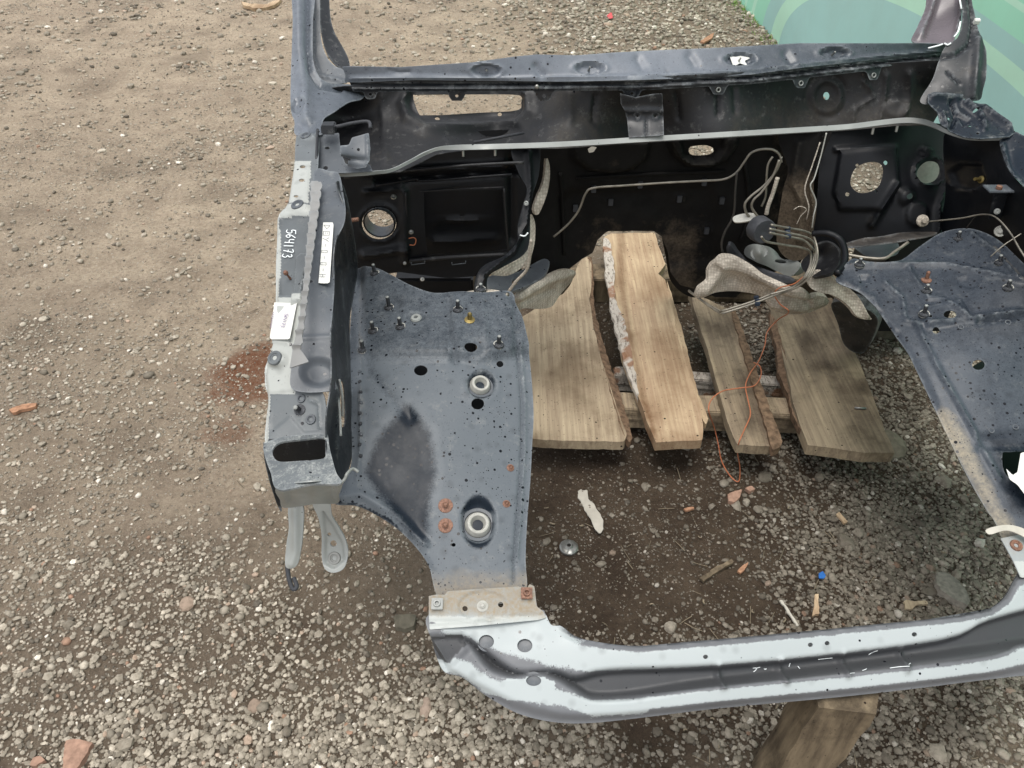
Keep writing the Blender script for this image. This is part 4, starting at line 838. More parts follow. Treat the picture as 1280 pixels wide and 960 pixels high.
# ---- pillars
SPL = Surf([(366, 160, 'z', .865), (400, 160, 'z', .87), (366, 60, 'Y', 1.70), (400, 60, 'Y', 1.72), (366, -10, 'Y', 1.84), (412, -10, 'Y', 1.86), (430, 104, 'Y', 1.67), (432, 104, 'Y', 1.67), (470, 130, 'Y', 1.655)])
lp = sheet('windscreen_pillar', M['cowl'], car, [(367, -12), (366, 30), (364, 80), (363, 120), (364, 140), (368, 152), (370, 169), (398, 169), (404, 166), (404, 150), (418, 140), (436, 128), (452, 124), (456, 115), (440, 106), (426, 105), (412, 104), (402, 99), (395, 88), (391, 70), (391, 30), (392, -12)], SPL, step=2.6,
    bumps=[b_line([(384, -10), (384, 60), (388, 90), (400, 108), (425, 112)], 3, -.008), b_line([(373, -10), (374, 60), (378, 100), (384, 150)], 7, .010), b_disc(373, 133, 10, 10, -.008), b_poly([(374, 154), (395, 152), (396, 167), (374, 168)], -.004, 3)], mask=lambda x, y: .35 + .4 * (x < 385), dirt=lambda x, y: .1 + 0 * x, warp=.004, label='dark left windscreen pillar foot')
SPL2 = Surf([(400, 100, 'Y', 1.70), (434, 98, 'Y', 1.70), (392, -12, 'Y', 1.88), (420, 60, 'Y', 1.775), (400, 40, 'Y', 1.80)])
sheet('pillar_channel', M['grey_metal'], lp, [(392, -12), (390, 30), (391, 70), (395, 88), (402, 99), (412, 104), (434, 103), (430, 88), (418, 82), (408, 70), (401, 45), (399, -12)], SPL2, step=2.5, bumps=[b_line([(392, -10), (392, 70), (400, 95), (430, 102)], 1.8, .004)], dirt=lambda x, y: .1 + 0 * x)
sheet('pillar_inner', M['dark'], lp, [(400, -12), (410, -12), (413, 20), (418, 40), (428, 58), (435, 72), (437, 84), (428, 86), (416, 78), (407, 62), (401, 35)], Surf([(400, -12, 'Y', 1.96), (410, -12, 'Y', 1.98), (405, 60, 'Y', 1.82), (436, 80, 'Y', 1.80), (420, 50, 'Y', 1.86)]), step=2.5)
l, n = SPL.at(370, 65, .002); sheet('white_paint_chip', M['white'], lp, [(367, 61), (371, 58), (374, 62), (372, 69), (368, 70)], SPL, step=2, bumps=[lambda x, y: .003 + 0 * x], thick=.001)
SPR = Surf([(1230, 125, 'z', .86), (1170, 118, 'z', .87), (1190, 60, 'Y', 1.73), (1228, 60, 'Y', 1.73), (1195, -10, 'Y', 1.86), (1215, -10, 'Y', 1.86), (1235, 95, 'Y', 1.66), (1150, 100, 'Y', 1.69)])
rp = sheet('windscreen_pillar', M['dark'], car, [(1195, -12), (1212, -12), (1217, 10), (1222, 35), (1228, 52), (1233, 66), (1233, 95), (1229, 112), (1226, 124), (1215, 126), (1200, 122), (1168, 120), (1160, 130), (1150, 125), (1165, 100), (1172, 80), (1178, 64), (1184, 56), (1196, 48), (1201, 36), (1203, 10)], SPR, step=2.6,
    bumps=[b_line([(1212, -10), (1216, 30), (1213, 55), (1195, 68), (1170, 72)], 2.5, -.006), b_line([(1222, 50), (1220, 90), (1216, 120)], 5, .008), b_line([(1184, 90), (1200, 105)], 1.5, -.004)], dirt=lambda x, y: .3 + 0 * x, warp=.006, label='dark scuffed right windscreen pillar foot')
SPM = Surf([(1160, -10, 'Y', 1.92), (1196, -10, 'Y', 1.90), (1142, 50, 'Y', 1.80), (1190, 50, 'Y', 1.775), (1170, 25, 'Y', 1.86)])
sheet('pillar_inner', M['mauve'], rp, [(1163, -12), (1196, -12), (1202, 8), (1201, 30), (1196, 44), (1188, 54), (1165, 54), (1140, 52), (1146, 35), (1156, 12)], SPM, step=2.5, bumps=[b_line([(1170, -10), (1160, 20), (1150, 45)], 5, .012), b_line([(1200, -10), (1201, 20), (1194, 46)], 3, .008)], label='glossy mauve grey inner pillar', dirt=lambda x, y: -.3 + 0 * x)
for pts in ([(1199, 0), (1201, 12)], [(1200, 28), (1197, 40), (1192, 47)], [(1178, 56), (1172, 58), (1160, 61)], [(1188, 55), (1184, 57), (1180, 55)]):
    tube('paint_chip', M['chalk'], rp, [SPR.at(x, y, .002)[0] for x, y in pts], .0018, 5)
box('white_clip', M['white'], rp, SPR.at(1220, 28, .003)[0], (.006, 0, 0), (0, .004, .002), (0, -.002, .005), .001)
S7 = Surf([(1160, 120, .868), (1200, 118, .868), (1262, 165, .83), (1185, 160, .828), (1210, 174, .82), (1226, 128, .855)])
ce = sheet('cowl_end_plate', M['apron_r'], car, [(1160, 118), (1175, 115), (1198, 118), (1204, 128), (1212, 126), (1228, 130), (1244, 145), (1262, 158), (1270, 165), (1262, 171), (1225, 174), (1205, 172), (1186, 164), (1176, 155), (1172, 140), (1160, 128)], S7, step=2.3, smooth=False,
    holes=[(1218, 141, 3, 1.4), (1212, 158, 2.5, 1.4), (1222, 167, 2.2, 1.2), (1186, 148, 1.5, 2)], bumps=[b_line([(1166, 120), (1200, 122)], 4, .010), b_line([(1206, 128), (1225, 145), (1230, 160)], 3, .014), b_line([(1190, 128), (1196, 146), (1190, 158)], 2.5, -.010), b_line([(1230, 135), (1262, 158)], 4, .010), b_line([(1178, 140), (1184, 160)], 2, .006), b_poly([(1196, 140), (1215, 150), (1205, 158)], -.006, 4)], warp=.007, dirt=lambda x, y: .1 + 0 * x, label='crumpled grey right end plate of the cowl')
S8 = Surf([(1240, 178, .81), (1300, 178, .83), (1290, 250, .78), (1330, 300, .76), (1330, 178, .84), (1262, 215, .78)])
sheet('fender_rail', M['apron'], car, [(1250, 176), (1268, 166), (1284, 172), (1400, 240), (1420, 380), (1330, 330), (1295, 262), (1280, 236), (1262, 216), (1254, 198)], S8, step=3.4, bumps=[b_line([(1253, 182), (1262, 214), (1282, 236), (1310, 280)], 3.5, .008)], warp=.004, dirt=lambda x, y: .1 + 0 * x, label='blue grey right fender rail')
# ---- firewall and the black box of the air intake
SFW = Surf([(600, 150, 'Y', 1.76), (1000, 145, 'Y', 1.79), (600, 340, 'Y', 1.73), (790, 290, 'Y', 1.77), (1000, 330, 'Y', 1.76), (800, 230, 'Y', 1.78)])
fw = sheet('firewall', M['fire'], car, [(560, 150), (800, 146), (1060, 140), (1050, 240), (1020, 300), (1000, 330), (940, 350), (920, 372), (895, 372), (872, 362), (850, 356), (838, 340), (836, 318), (828, 298), (818, 291), (790, 289), (760, 291), (748, 302), (742, 318), (728, 326), (712, 338), (690, 345), (640, 352), (600, 330), (580, 240)],
    SFW, step=3.6, holes=[[(862, 181), (880, 179), (889, 182), (891, 187), (884, 191), (866, 192), (860, 188)]], smooth=False,
    bumps=[b_poly([(712, 170), (716, 196), (735, 210), (765, 213), (790, 208), (806, 195), (812, 170)], .030, 10), b_poly([(832, 165), (842, 192), (858, 204), (884, 206), (905, 198), (918, 180), (920, 165)], .035, 10), b_poly([(848, 170), (852, 190), (866, 197), (890, 195), (902, 182), (904, 168)], -.022, 6),
           b_poly([(700, 250), (715, 240), (890, 232), (900, 330), (700, 345)], -.012, 14), b_disc(790, 275, 40, 30, .008, .6), b_ring(884, 290, 7, 5, .004, .3), b_ring(764, 254, 6, 4, .004, .3), b_ring(850, 250, 6, 4, .004, .3)],
    warp=.012, dirt=lambda x, y: 1.05 * ss(225, 300, y) * ss(670, 790, x) * (1 - ss(830, 930, x)) * (1 - .6 * np.exp(-((x - 800) / 50) ** 2)) + .5 * ss(940, 970, x) + .3 * (y < 215) * (x > 700) * (x < 820), label='sooty firewall with brown mud film')
tunnel = sheet('tunnel_wall', M['fire'], car, [(828, 292), (845, 300), (880, 330), (895, 365), (872, 372), (856, 368), (838, 350), (832, 320)], Surf([(828, 292, 'Y', 1.80), (895, 365, 'Y', 1.80), (838, 350, 'Y', 1.95), (845, 300, 'Y', 1.86)]), step=3, warp=.01)
SIN = Surf([(432, 190, 'Y', 1.60), (665, 188, 'Y', 1.68), (440, 335, 'Y', 1.56), (655, 300, 'Y', 1.64), (560, 345, 'Y', 1.60)])
ip = sheet('air_intake_panel', M['black'], car, [(405, 190), (560, 165), (676, 160), (676, 200), (662, 260), (655, 300), (630, 325), (600, 345), (560, 348), (500, 340), (455, 345), (446, 335), (440, 290), (430, 240)], SIN, step=3, smooth=False,
    holes=[(474, 279, 21.5, 20), [(530, 242), (540, 240), (625, 237), (628, 242), (632, 300), (628, 313), (545, 318), (534, 314)]],
    bumps=[b_line([(455, 215), (640, 205)], 4, .010), b_line([(470, 226), (650, 215)], 3, -.012), b_line([(505, 240), (506, 325)], 5, .010), b_line([(455, 318), (508, 310)], 5, .012), b_line([(456, 240), (500, 236), (502, 225)], 3, .006), b_ring(474, 279, 25, 23, .004, .1), b_line([(640, 200), (640, 300)], 5, -.012)],
    warp=.006, dirt=lambda x, y: .45 * np.exp(-(((x - 475) / 30) ** 2 + ((y - 244) / 8) ** 2)) + .1)
l, n = SIN.at(474, 279, 0)
# collar of the round opening leads backwards
ce_, cx_, cy_ = l, Vector((1, 0.05, 0)), Vector((0, .25, .97)); V = []; Q = []
ax = Vector((.0, 1, .0))
for i, (rr, dd) in enumerate(((.0335, .0), (.0335, .045), (.037, .045), (.037, .0))):
    for k in range(32):
        a = 2 * math.pi * k / 32; V.append(l + Vector((math.cos(a), 0, 0)) * rr + Vector((0, 0, math.sin(a))) * rr * 1.0 + ax * dd)
for i in range(3):
    for k in range(32): Q.append((i * 32 + k, i * 32 + (k + 1) % 32, (i + 1) * 32 + (k + 1) % 32, (i + 1) * 32 + k))
link('round_duct', mesh_from('round_duct', V, [], Q), M['grey_metal'], ip)
SBI = Surf([(520, 230, 'Y', 1.72), (640, 230, 'Y', 1.73), (530, 330, 'Y', 1.70), (640, 330, 'Y', 1.71)])
sheet('filter_tray', M['black'], ip, [(515, 225), (650, 222), (650, 330), (515, 335)], SBI, step=5, smooth=False, bumps=[b_line([(535, 277), (615, 272)], 1.5, .008), b_line([(540, 300), (620, 298)], 4, .008)], dirt=lambda x, y: .5 * (dseg(x, y, [(535, 278), (615, 273)]) < 1.5))
def edge(name, pts, Y, r, mat, par, **k): return tube(name, M[mat], par, [PY(x, y, Y[i] if hasattr(Y, '__len__') else Y) for i, (x, y) in enumerate(pts)], r, 6, **k)
edge('tray_frame', [(512, 326), (560, 322), (634, 318)], 1.585, .0055, 'cowlin', ip)
edge('tray_frame', [(630, 236), (633, 280), (636, 318)], 1.60, .0025, 'cowlin', ip)
edge('tray_frame', [(507, 240), (509, 290), (512, 328)], 1.60, .0030, 'cowlin', ip)
edge('tray_frame', [(505, 241), (560, 237), (630, 234)], 1.62, .0020, 'cowlin', ip)
for x in (514, 565, 616): edge('tray_hook', [(x, 328), (x, 331), (x + 17, 329), (x + 17, 326)], 1.57, .0013, 'grey_metal', ip, smooth=False)
for x, y, r in ((506, 329, .0035), (528, 349, .0045), (492, 246, .005), (638, 320, .003), (514, 290, .0045)):
    lathe('screw', M['steel'], ip, PY(x, y, 1.565), (0, -.7, .7), [(r * 1.3, 0), (r, .002), (r * .5, .002), (0, .001)], 12)
edge('cable_stub', [(511, 298), (517, 297), (520, 300), (518, 306), (512, 306)], 1.57, .0012, 'orange', ip)
edge('crossbar', [(430, 222), (500, 214), (580, 207), (655, 203)], 1.56, .0035, 'cowlin', ip)
edge('crossbar', [(470, 232), (520, 224), (530, 226), (640, 218)], 1.57, .0028, 'black', ip)
for x, y in ((579, 192), (619, 191), (1091, 164), (1121, 161)): lathe('weld_stud', M['steel'], cin, PY(x, y, 1.57), (0, -.2, -1), [(.0028, -.006), (.0028, .006), (0, .007)], 10)
# posts and insulation on the left
SP1 = Surf([(640, 190, 'Y', 1.62), (670, 190, 'Y', 1.63), (660, 260, 'Y', 1.56), (655, 305, 'Y', 1.50), (600, 360, 'Y', 1.34), (630, 330, 'Y', 1.42)])
ps = sheet('dash_side_post', M['black'], car, [(640, 186), (672, 184), (674, 215), (667, 240), (663, 262), (662, 300), (655, 318), (630, 333), (611, 345), (607, 366), (594, 366), (596, 345), (606, 331), (630, 320), (645, 303), (648, 282), (653, 260), (658, 236), (648, 215)], SP1, step=2.6, bumps=[b_line([(660, 190), (662, 230), (656, 280), (640, 316), (603, 345), (600, 362)], 3, .008)], thick=.004)
lathe('clip', M['silver'], ps, PY(658, 254, 1.55), (-.3, -1, .5), [(.005, 0), (.0055, .002), (.003, .003), (0, .001)], 12)
edge('foil_scrap', [(650, 294), (656, 295), (660, 291)], 1.50, .0018, 'chalk', ps)
fo = sheet('insulation_felt', M['foam'], car, [(683, 198), (687, 206), (687, 225), (683, 245), (673, 268), (667, 262), (672, 245), (680, 225)], Surf([(685, 200, 'Y', 1.66), (670, 265, 'Y', 1.60), (690, 230, 'Y', 1.64)]), step=2.2, thick=.012, label='upright strip of pale insulation felt')
sheet('insulation_felt', M['foam'], car, [(663, 268), (669, 280), (668, 305), (661, 330), (657, 334), (660, 305)], Surf([(663, 270, 'Y', 1.60), (660, 330, 'Y', 1.50), (670, 300, 'Y', 1.57)]), step=2.2, thick=.012)
sheet('insulation_felt', M['foam'], car, [(659, 312), (658, 326), (648, 338), (632, 345), (612, 342), (625, 334), (645, 326)], Surf([(659, 312, 'Y', 1.52), (658, 330, 'Y', 1.50), (614, 342, 'Y', 1.42), (640, 342, 'Y', 1.47)]), step=2.2, thick=.012)
sheet('floor_bracket', M['grey_metal'], car, [(612, 345), (640, 342), (665, 330), (680, 324), (687, 330), (680, 345), (662, 356), (645, 362), (630, 368), (610, 362)], Surf([(612, 345, .47), (640, 362, .46), (687, 330, .42), (660, 350, .43)]), step=2.6, holes=[(644, 352, 4, 4)], warp=.02, dirt=lambda x, y: .3 + 0 * x, thick=.008)
edge('braided_cable', [(632, 370), (645, 352), (658, 338), (662, 322), (664, 300)], 1.44, .0035, 'foam', car)
sheet('insulation_felt', M['foam'], car, [(644, 388), (642, 374), (655, 362), (672, 352), (690, 341), (702, 336), (712, 337), (712, 348), (704, 360), (696, 372), (690, 384), (674, 387), (658, 386)], Surf([(644, 380, .40), (712, 340, .36), (700, 365, .33), (685, 385, .32), (670, 355, .42)]), step=2.4, thick=.012, warp=.03, bumps=[b_line([(648, 372), (680, 352), (710, 340)], 5, .012), b_line([(655, 380), (690, 362)], 3, -.006)], label='wedge of dirty insulation felt beside the left plank')
sheet('torn_flap', M['foam'], car, [(560, 372), (575, 366), (600, 362), (622, 363), (634, 370), (600, 374), (575, 375)], Surf([(560, 372, .58), (634, 370, .59), (600, 362, .56)]), step=2.6, warp=.02, thick=.004)
# right divider, dusty panel
SD = Surf([(1036, 160, 'Y', 1.71), (1010, 240, 'Y', 1.67), (1010, 300, 'Y', 1.65), (960, 200, 'Y', 1.74), (960, 290, 'Y', 1.70)])
sheet('dash_side_panel', M['fire'], car, [(975, 165), (1037, 160), (1028, 195), (1017, 230), (1020, 262), (1016, 290), (1012, 320), (985, 325), (970, 300), (978, 240), (985, 210)], SD, step=2.8, bumps=[b_line([(1030, 165), (1022, 200), (1013, 232), (1017, 262), (1012, 300)], 2.2, .010), b_line([(1000, 180), (992, 230), (1003, 250), (1000, 300)], 5, .012)], warp=.02, dirt=lambda x, y: 1.1 * ss(190, 260, y) + .2)
edge('seam_edge', [(1033, 166), (1026, 195), (1018, 222), (1013, 233), (1020, 252), (1017, 270), (1015, 285)], [1.69, 1.68, 1.66, 1.65, 1.65, 1.64, 1.64], .0016, 'grommet', car)
edge('seam_edge', [(1025, 178), (1015, 208), (1006, 236), (1011, 258), (1008, 275)], [1.69, 1.68, 1.66, 1.65, 1.65], .0016, 'foam', car)
edge('wire_scrap', [(992, 262), (1000, 258), (1008, 262), (1001, 270), (996, 280)], 1.64, .0010, 'foam', car)
# right intake panel
SRP = Surf([(1040, 160, 'Y', 1.74), (1180, 170, 'Y', 1.75), (1020, 310, 'Y', 1.66), (1190, 300, 'Y', 1.58), (1110, 230, 'Y', 1.66)])
rpn = sheet('brake_side_panel', M['black'], car, [(1028, 150), (1100, 146), (1180, 155), (1215, 170), (1208, 240), (1200, 300), (1150, 300), (1100, 304), (1050, 312), (1016, 320), (1016, 290), (1022, 240)], SRP, step=3, smooth=False,
    holes=[[(1063, 231), (1064, 218), (1070, 209), (1082, 204), (1094, 204), (1101, 210), (1101, 222), (1096, 234), (1085, 240), (1072, 240)], [(1148, 228), (1146, 216), (1152, 206), (1162, 201), (1172, 204), (1175, 213), (1170, 224), (1160, 229)], (1104, 205, 2.6, 2.8), (1059, 242, 2.6, 2.6), (1094, 239, 2, 2), (1070, 207, 2, 2), [(1130, 246), (1136, 242), (1138, 247), (1133, 250)]],
    bumps=[b_ring(1161, 215, 19, 18, .008, .12), b_poly([(1050, 190), (1118, 186), (1122, 230), (1100, 262), (1050, 262), (1042, 240)], .012, 6), b_line([(1045, 187), (1118, 184)], 3, .010), b_line([(1118, 232), (1090, 280)], 4, .014), b_disc(1132, 246, 14, 14, .012, .7), b_line([(1188, 190), (1182, 225), (1172, 260), (1172, 290)], 3, .010), b_disc(1158, 190, 10, 7, .008), b_disc(1145, 268, 16, 18, .010)], warp=.008, dirt=lambda x, y: .15 * ss(170, 200, y) + .35 * np.exp(-(((x - 1085) / 30) ** 2 + ((y - 180) / 7) ** 2)) + .4 * np.exp(-(((x - 1085) / 12) ** 2 + ((y - 275) / 10) ** 2)))
sheet('inner_plate', M['grommet'], rpn, [(1138, 195), (1185, 195), (1185, 238), (1138, 238)], Surf([(1138, 195, 'Y', 1.80), (1185, 195, 'Y', 1.80), (1160, 238, 'Y', 1.79)]), step=8, smooth=False, bumps=[b_line([(1166, 198), (1152, 230)], 1.5, .006)])
l = PY(1153, 276, 1.575); lathe('rubber_plug', M['foam'], rpn, l, (0, -.8, .5), [(.014, 0), (.013, .004), (.007, .005), (.006, .012), (0, .012)], 20)
# curved inner wing, right
SRW = Surf([(1190, 180, 'Y', 1.68), (1180, 250, 'Y', 1.63), (1190, 310, 'Y', 1.53), (1250, 178, 'z', .81), (1262, 215, 'z', .785), (1290, 262, 'z', .755), (1250, 300, 'z', .655), (1300, 345, 'z', .655), (1225, 250, 'Y', 1.50)])
rw = sheet('apron_side_wall', M['black'], car, [(1184, 160), (1250, 172), (1254, 198), (1263, 216), (1282, 238), (1300, 264), (1340, 335), (1300, 352), (1270, 330), (1240, 304), (1210, 292), (1185, 300), (1176, 280), (1182, 240)], SRW, step=3, bumps=[b_poly([(1186, 215), (1200, 205), (1225, 205), (1230, 225), (1215, 238), (1195, 236)], -.010, 6), b_line([(1188, 230), (1205, 238), (1222, 236)], 2, .004)], dirt=lambda x, y: .15 + 0 * x, label='black inner wall of the right apron')
lathe('brass_bolt', M['brass'], rw, SRW.at(1222, 224, .0)[0], (-1, -.3, .2), [(.008, 0), (.008, .004), (.004, .006), (.0035, .022), (0, .022)], 12)
box('angle_bracket', M['grey_metal'], rw, SRW.at(1262, 236, .022)[0], (.026, 0, 0), (0, .016, 0), (0, 0, .0018), .001)
box('angle_bracket', M['dark'], rw, SRW.at(1256, 255, .012)[0], (.018, .004, 0), (0, .0015, 0), (-.006, .0, .030), .001)
lathe('bolt', M['copper'], rw, SRW.at(1264, 236, .026)[0], (0, 0, 1), [(.006, 0), (.006, .006), (0, .007)], 8)
lathe('bolt', M['silver'], rw, SRW.at(1257, 262, .018)[0], (-.3, -1, .3), [(.006, 0), (.006, .003), (.003, .004), (0, .003)], 12)
lathe('rubber_plug', M['grommet'], rw, SRW.at(1251, 289, .001)[0], (-.5, -.7, .5), [(.012, 0), (.011, .004), (.007, .002), (.004, .005), (0, .005)], 20)
tube('thin_wire', M['pipe'], rw, [PY(1160, 277, 1.55), PY(1200, 273, 1.48), PY(1228, 268, 1.44), PY(1245, 272, 1.38), PY(1262, 290, 1.32), PY(1275, 312, 1.25), PY(1290, 335, 1.2)], .0016)
tube('thin_wire', M['pipe'], rw, [SR.at(1238, 335, .03)[0], SR.at(1255, 328, .04)[0], SR.at(1275, 316, .05)[0]], .0012)
tube('thin_wire', M['pipe_dark'], rw, [PY(1208, 285, 1.50), PY(1220, 270, 1.49), PY(1226, 268, 1.47)], .0010)
sheet('rusty_ledge', M['dark'], car, [(1060, 302), (1110, 294), (1165, 289), (1166, 297), (1120, 304), (1062, 310)], Surf([(1060, 302, 'Y', 1.58), (1165, 290, 'Y', 1.60), (1120, 304, 'Y', 1.54)]), step=3, warp=.02, dirt=lambda x, y: .7 + 0 * x)
sheet('torn_floor_plate', M['grey_metal'], car, [(1066, 308), (1090, 304), (1118, 302), (1122, 318), (1100, 325), (1084, 322)], Surf([(1066, 308, .46), (1118, 302, .47), (1100, 325, .45)]), step=3, warp=.03, dirt=lambda x, y: .25 + 0 * x)
tube('brake_hose', M['pipe'], car, [P(1054, 317, .56), P(1080, 322, .56), P(1105, 323, .565), P(1118, 315, .57), P(1135, 303, .58)], .0035)
edge('dark_rim', [(1016, 292), (1035, 292), (1050, 300), (1056, 315), (1055, 330), (1046, 342)], [1.52, 1.5, 1.48, 1.44, 1.4, 1.36], .0075, 'black', car)
# cast lump, cup, pads, brake pipes
sheet('cast_bracket', M['silver'], car, [(930, 318), (932, 308), (944, 304), (962, 306), (972, 312), (980, 322), (990, 322), (998, 328), (996, 338), (985, 346), (972, 340), (960, 334), (944, 328)], Surf([(930, 315, .46), (972, 308, .47), (998, 330, .46), (972, 340, .42), (950, 315, .50)]), holes=[(977, 326, 5, 3.6)], step=2.4, thick=.03, warp=.04, dirt=lambda x, y: .35 + 0 * x)
sheet('rubber_boot', M['cowlin'], car, [(1020, 308), (1035, 304), (1047, 312), (1050, 325), (1044, 338), (1030, 344), (1014, 346), (1004, 338), (1000, 328), (1010, 318)], Surf([(1020, 308, .53), (1050, 320, .53), (1030, 344, .50), (1000, 330, .47), (1028, 322, .50)]), step=2.4, thick=.008, warp=.03)
sheet('floor_leg', M['dark'], car, [(1040, 378), (1070, 380), (1096, 396), (1092, 420), (1078, 442), (1056, 432), (1048, 405)], Surf([(1040, 378, .34), (1096, 396, .34), (1078, 442, .16), (1056, 432, .16)]), step=3, thick=.03, warp=.01, dirt=lambda x, y: .4 + 0 * x)
sheet('black_cover', M['rubber'], car, [(910, 308), (916, 324), (934, 338), (955, 347), (985, 354), (994, 351), (988, 346), (965, 340), (938, 328), (924, 314), (916, 303)], Surf([(905, 300, 'Y', 1.66), (998, 350, .44), (955, 345, .43), (925, 315, .46)]), step=2.4, thick=.008, bumps=[b_line([(910, 305), (930, 332), (990, 350)], 3, .006)])
SPD = Surf([(872, 372, .37), (900, 322, .47), (950, 345, .45), (1005, 364, .43), (1030, 376, .36), (985, 392, .33), (930, 366, .37)])
sheet('insulation_felt', M['foam'], car, [(872, 374), (874, 360), (884, 350), (886, 338), (893, 326), (901, 321), (914, 323), (932, 333), (952, 345), (970, 353), (990, 360), (1004, 362), (1012, 368), (1009, 374), (1022, 369), (1032, 370), (1034, 376), (1024, 384), (1008, 391), (988, 393), (972, 389), (958, 378), (945, 370), (920, 366), (900, 366), (884, 370)], SPD, step=2.4, thick=.014, warp=.035,
      bumps=[b_line([(896, 326), (930, 338), (980, 360), (1006, 368)], 6, .012), b_line([(880, 365), (895, 345), (905, 330)], 7, .014), b_line([(960, 368), (990, 376), (1010, 378)], 3.5, -.012), b_line([(965, 380), (1000, 386), (1028, 376)], 4, .008), b_disc(915, 352, 15, 12, -.010, .9)], label='crumpled cream insulation felt hanging over the planks')
sheet('insulation_felt', M['foam'], car, [(1008, 348), (1014, 342), (1022, 338), (1031, 339), (1042, 347), (1056, 358), (1068, 370), (1078, 384), (1084, 394), (1090, 399), (1080, 399), (1070, 394), (1062, 384), (1050, 374), (1038, 368), (1026, 366), (1014, 360)], Surf([(1010, 350, .47), (1030, 340, .49), (1056, 360, .44), (1084, 394, .38), (1040, 366, .44)]), step=2.2, thick=.010, warp=.02, bumps=[b_line([(1030, 341), (1050, 354), (1070, 372), (1084, 396)], 3, .008)], label='narrow tongue of pale insulation felt')
PIPE = [([(692, 296), (704, 286), (714, 276), (724, 262), (732, 242), (742, 235), (780, 232), (840, 228), (880, 226), (905, 224), (920, 216), (930, 203), (938, 192), (950, 187), (965, 187), (974, 193), (977, 203)], 1.70, .0028, 'pipe'),
        ([(921, 216), (919, 240), (918, 262), (914, 276), (906, 290), (902, 306), (906, 322), (916, 334)], 1.68, .0028, 'pipe_dark'),
        ([(977, 196), (970, 214), (955, 232), (938, 246), (931, 256), (934, 268), (944, 276)], 1.62, .0030, 'pipe'),
        ([(974, 200), (966, 220), (952, 240), (942, 250), (940, 260), (950, 274)], 1.61, .0028, 'pipe'),
        ([(966, 196), (960, 206), (958, 225), (957, 245), (952, 258)], 1.63, .0024, 'pipe'),
        ([(972, 222), (966, 242), (960, 258), (958, 268)], 1.60, .0045, 'foam')]
pp = empty('brake_pipes', PY(950, 240, 1.65)); pp.parent = car; pp.matrix_parent_inverse = pworld(car).inverted()
for pts, Y, r, m in PIPE: edge('pipe', pts, Y, r, m, pp)
sheet('pipe_bracket', M['grommet'], pp, [(916, 272), (924, 268), (940, 266), (946, 269), (940, 275), (920, 278)], Surf([(916, 272, 'Y', 1.63), (944, 268, 'Y', 1.62), (930, 278, 'Y', 1.61)]), step=2.4, thick=.004)
gx = (PY(965, 290, 1.50) - PY(940, 275, 1.58)).normalized()
lathe('rubber_bung', M['rubber'], pp, PY(946, 284, 1.57), gx, [(0, -.002), (.012, -.002), (.026, .0), (.029, .004), (.029, .030), (.026, .034), (.012, .034), (0, .032)], 28, jitter=.02)
for i, (a, b, c) in enumerate((((964, 281), (1006, 289), (1017, 296)), ((962, 286), (1006, 296), (1017, 303)), ((962, 291), (1004, 300), (1015, 310)), ((952, 296), (958, 302), (1000, 310)))):
    pts = [a, ((a[0] + b[0]) / 2, (a[1] + b[1]) / 2), b, c] + [(1022 - 2 * i, 315), (1020 - 2.4 * i, 330), (1012 - 2.4 * i, 346)]
    if i == 3: pts = [a, b, (980, 306), (1004, 310), (1013, 316), (1013, 330), (1006, 345)]
    zz = np.linspace(.64, .50, len(pts)); pts3 = [P(x, y, z) for (x, y), z in zip(pts, zz)]
    tail = [(998, 358), (984, 364), (966, 370), (940, 380), (905, 391), (899, 391), (880, 378), (861, 364)]
    if i < 2: tail = [(x, y - 3 * i) if x > 890 else (x, y - i) for x, y in tail]; pts3 += [P(x, y, z) for (x, y), z in zip(tail, np.linspace(.47, .33, len(tail)))]
    else: tail = [(996, 356), (984, 362), (962, 368)]; pts3 += [P(x, y, z) for (x, y), z in zip(tail, np.linspace(.47, .44, 3))]
    tube('pipe', M['pipe'], pp, pts3, .0026, 7)
for x, y, z, h in ((985, 293, .61, 14), (946, 378, .41, 12)):
    for k in range(3): box('pipe_clip', M['clip'], pp, P(x + random.uniform(-1, 1), y - h / 2 + k * h / 3, z + .004), (.006, .001, 0), (0, .0045, 0), (0, 0, .004), .001)
# rear underside: sills standing on the timber, dark steel leg
box('sill', M['black'], car, (-.20, 1.78, .26), (.10, 0, 0), (0, .10, 0), (0, 0, .13), .006)
box('sill', M['black'], car, (1.14, 1.92, .30), (.12, 0, 0), (0, .10, 0), (0, 0, .18), .006)
# ---------------------------------------------------------------- planks and timber under the body
def plank(name, outl, z, mat, label, group=None, th=.028, edge_rough=.7, tilt=0, **k):
    zz = z if hasattr(z, '__len__') else None
    S = Surf(z if zz else [(x, y, z) for x, y in outl[::3]]) if not zz else Surf(z)
    o = sheet(name, M[mat], None, outl, S, step=3, smooth=False, down=th, rough_edge=edge_rough, warp=.003, **k)
    return tag(o, label, 'plank', group), S
PG = 'rough sawn planks under the engine bay'
p1, S_1 = plank('wooden_plank', [(727, 324), (736, 321), (739, 330), (740, 350), (737, 375), (742, 410), (752, 450), (765, 490), (776, 525), (784, 543), (780, 552), (720, 551), (667, 549), (640, 547), (640, 400), (655, 395), (690, 372), (703, 368), (712, 358), (718, 345), (722, 332)], .125, 'wood1', 'broad sawn plank beside the left apron, its far corner broken to a narrow tongue', PG, dark=lambda x, y: .9 * np.exp(-((x - 690) ** 2 / 500 + (y - 470) ** 2 / 300)) + .8 * ss(15, 0, 549 - y + 0 * x) * ss(720, 660, x) + .5 * np.exp(-((x - 680) ** 2 + (y - 400) ** 2) / 900))
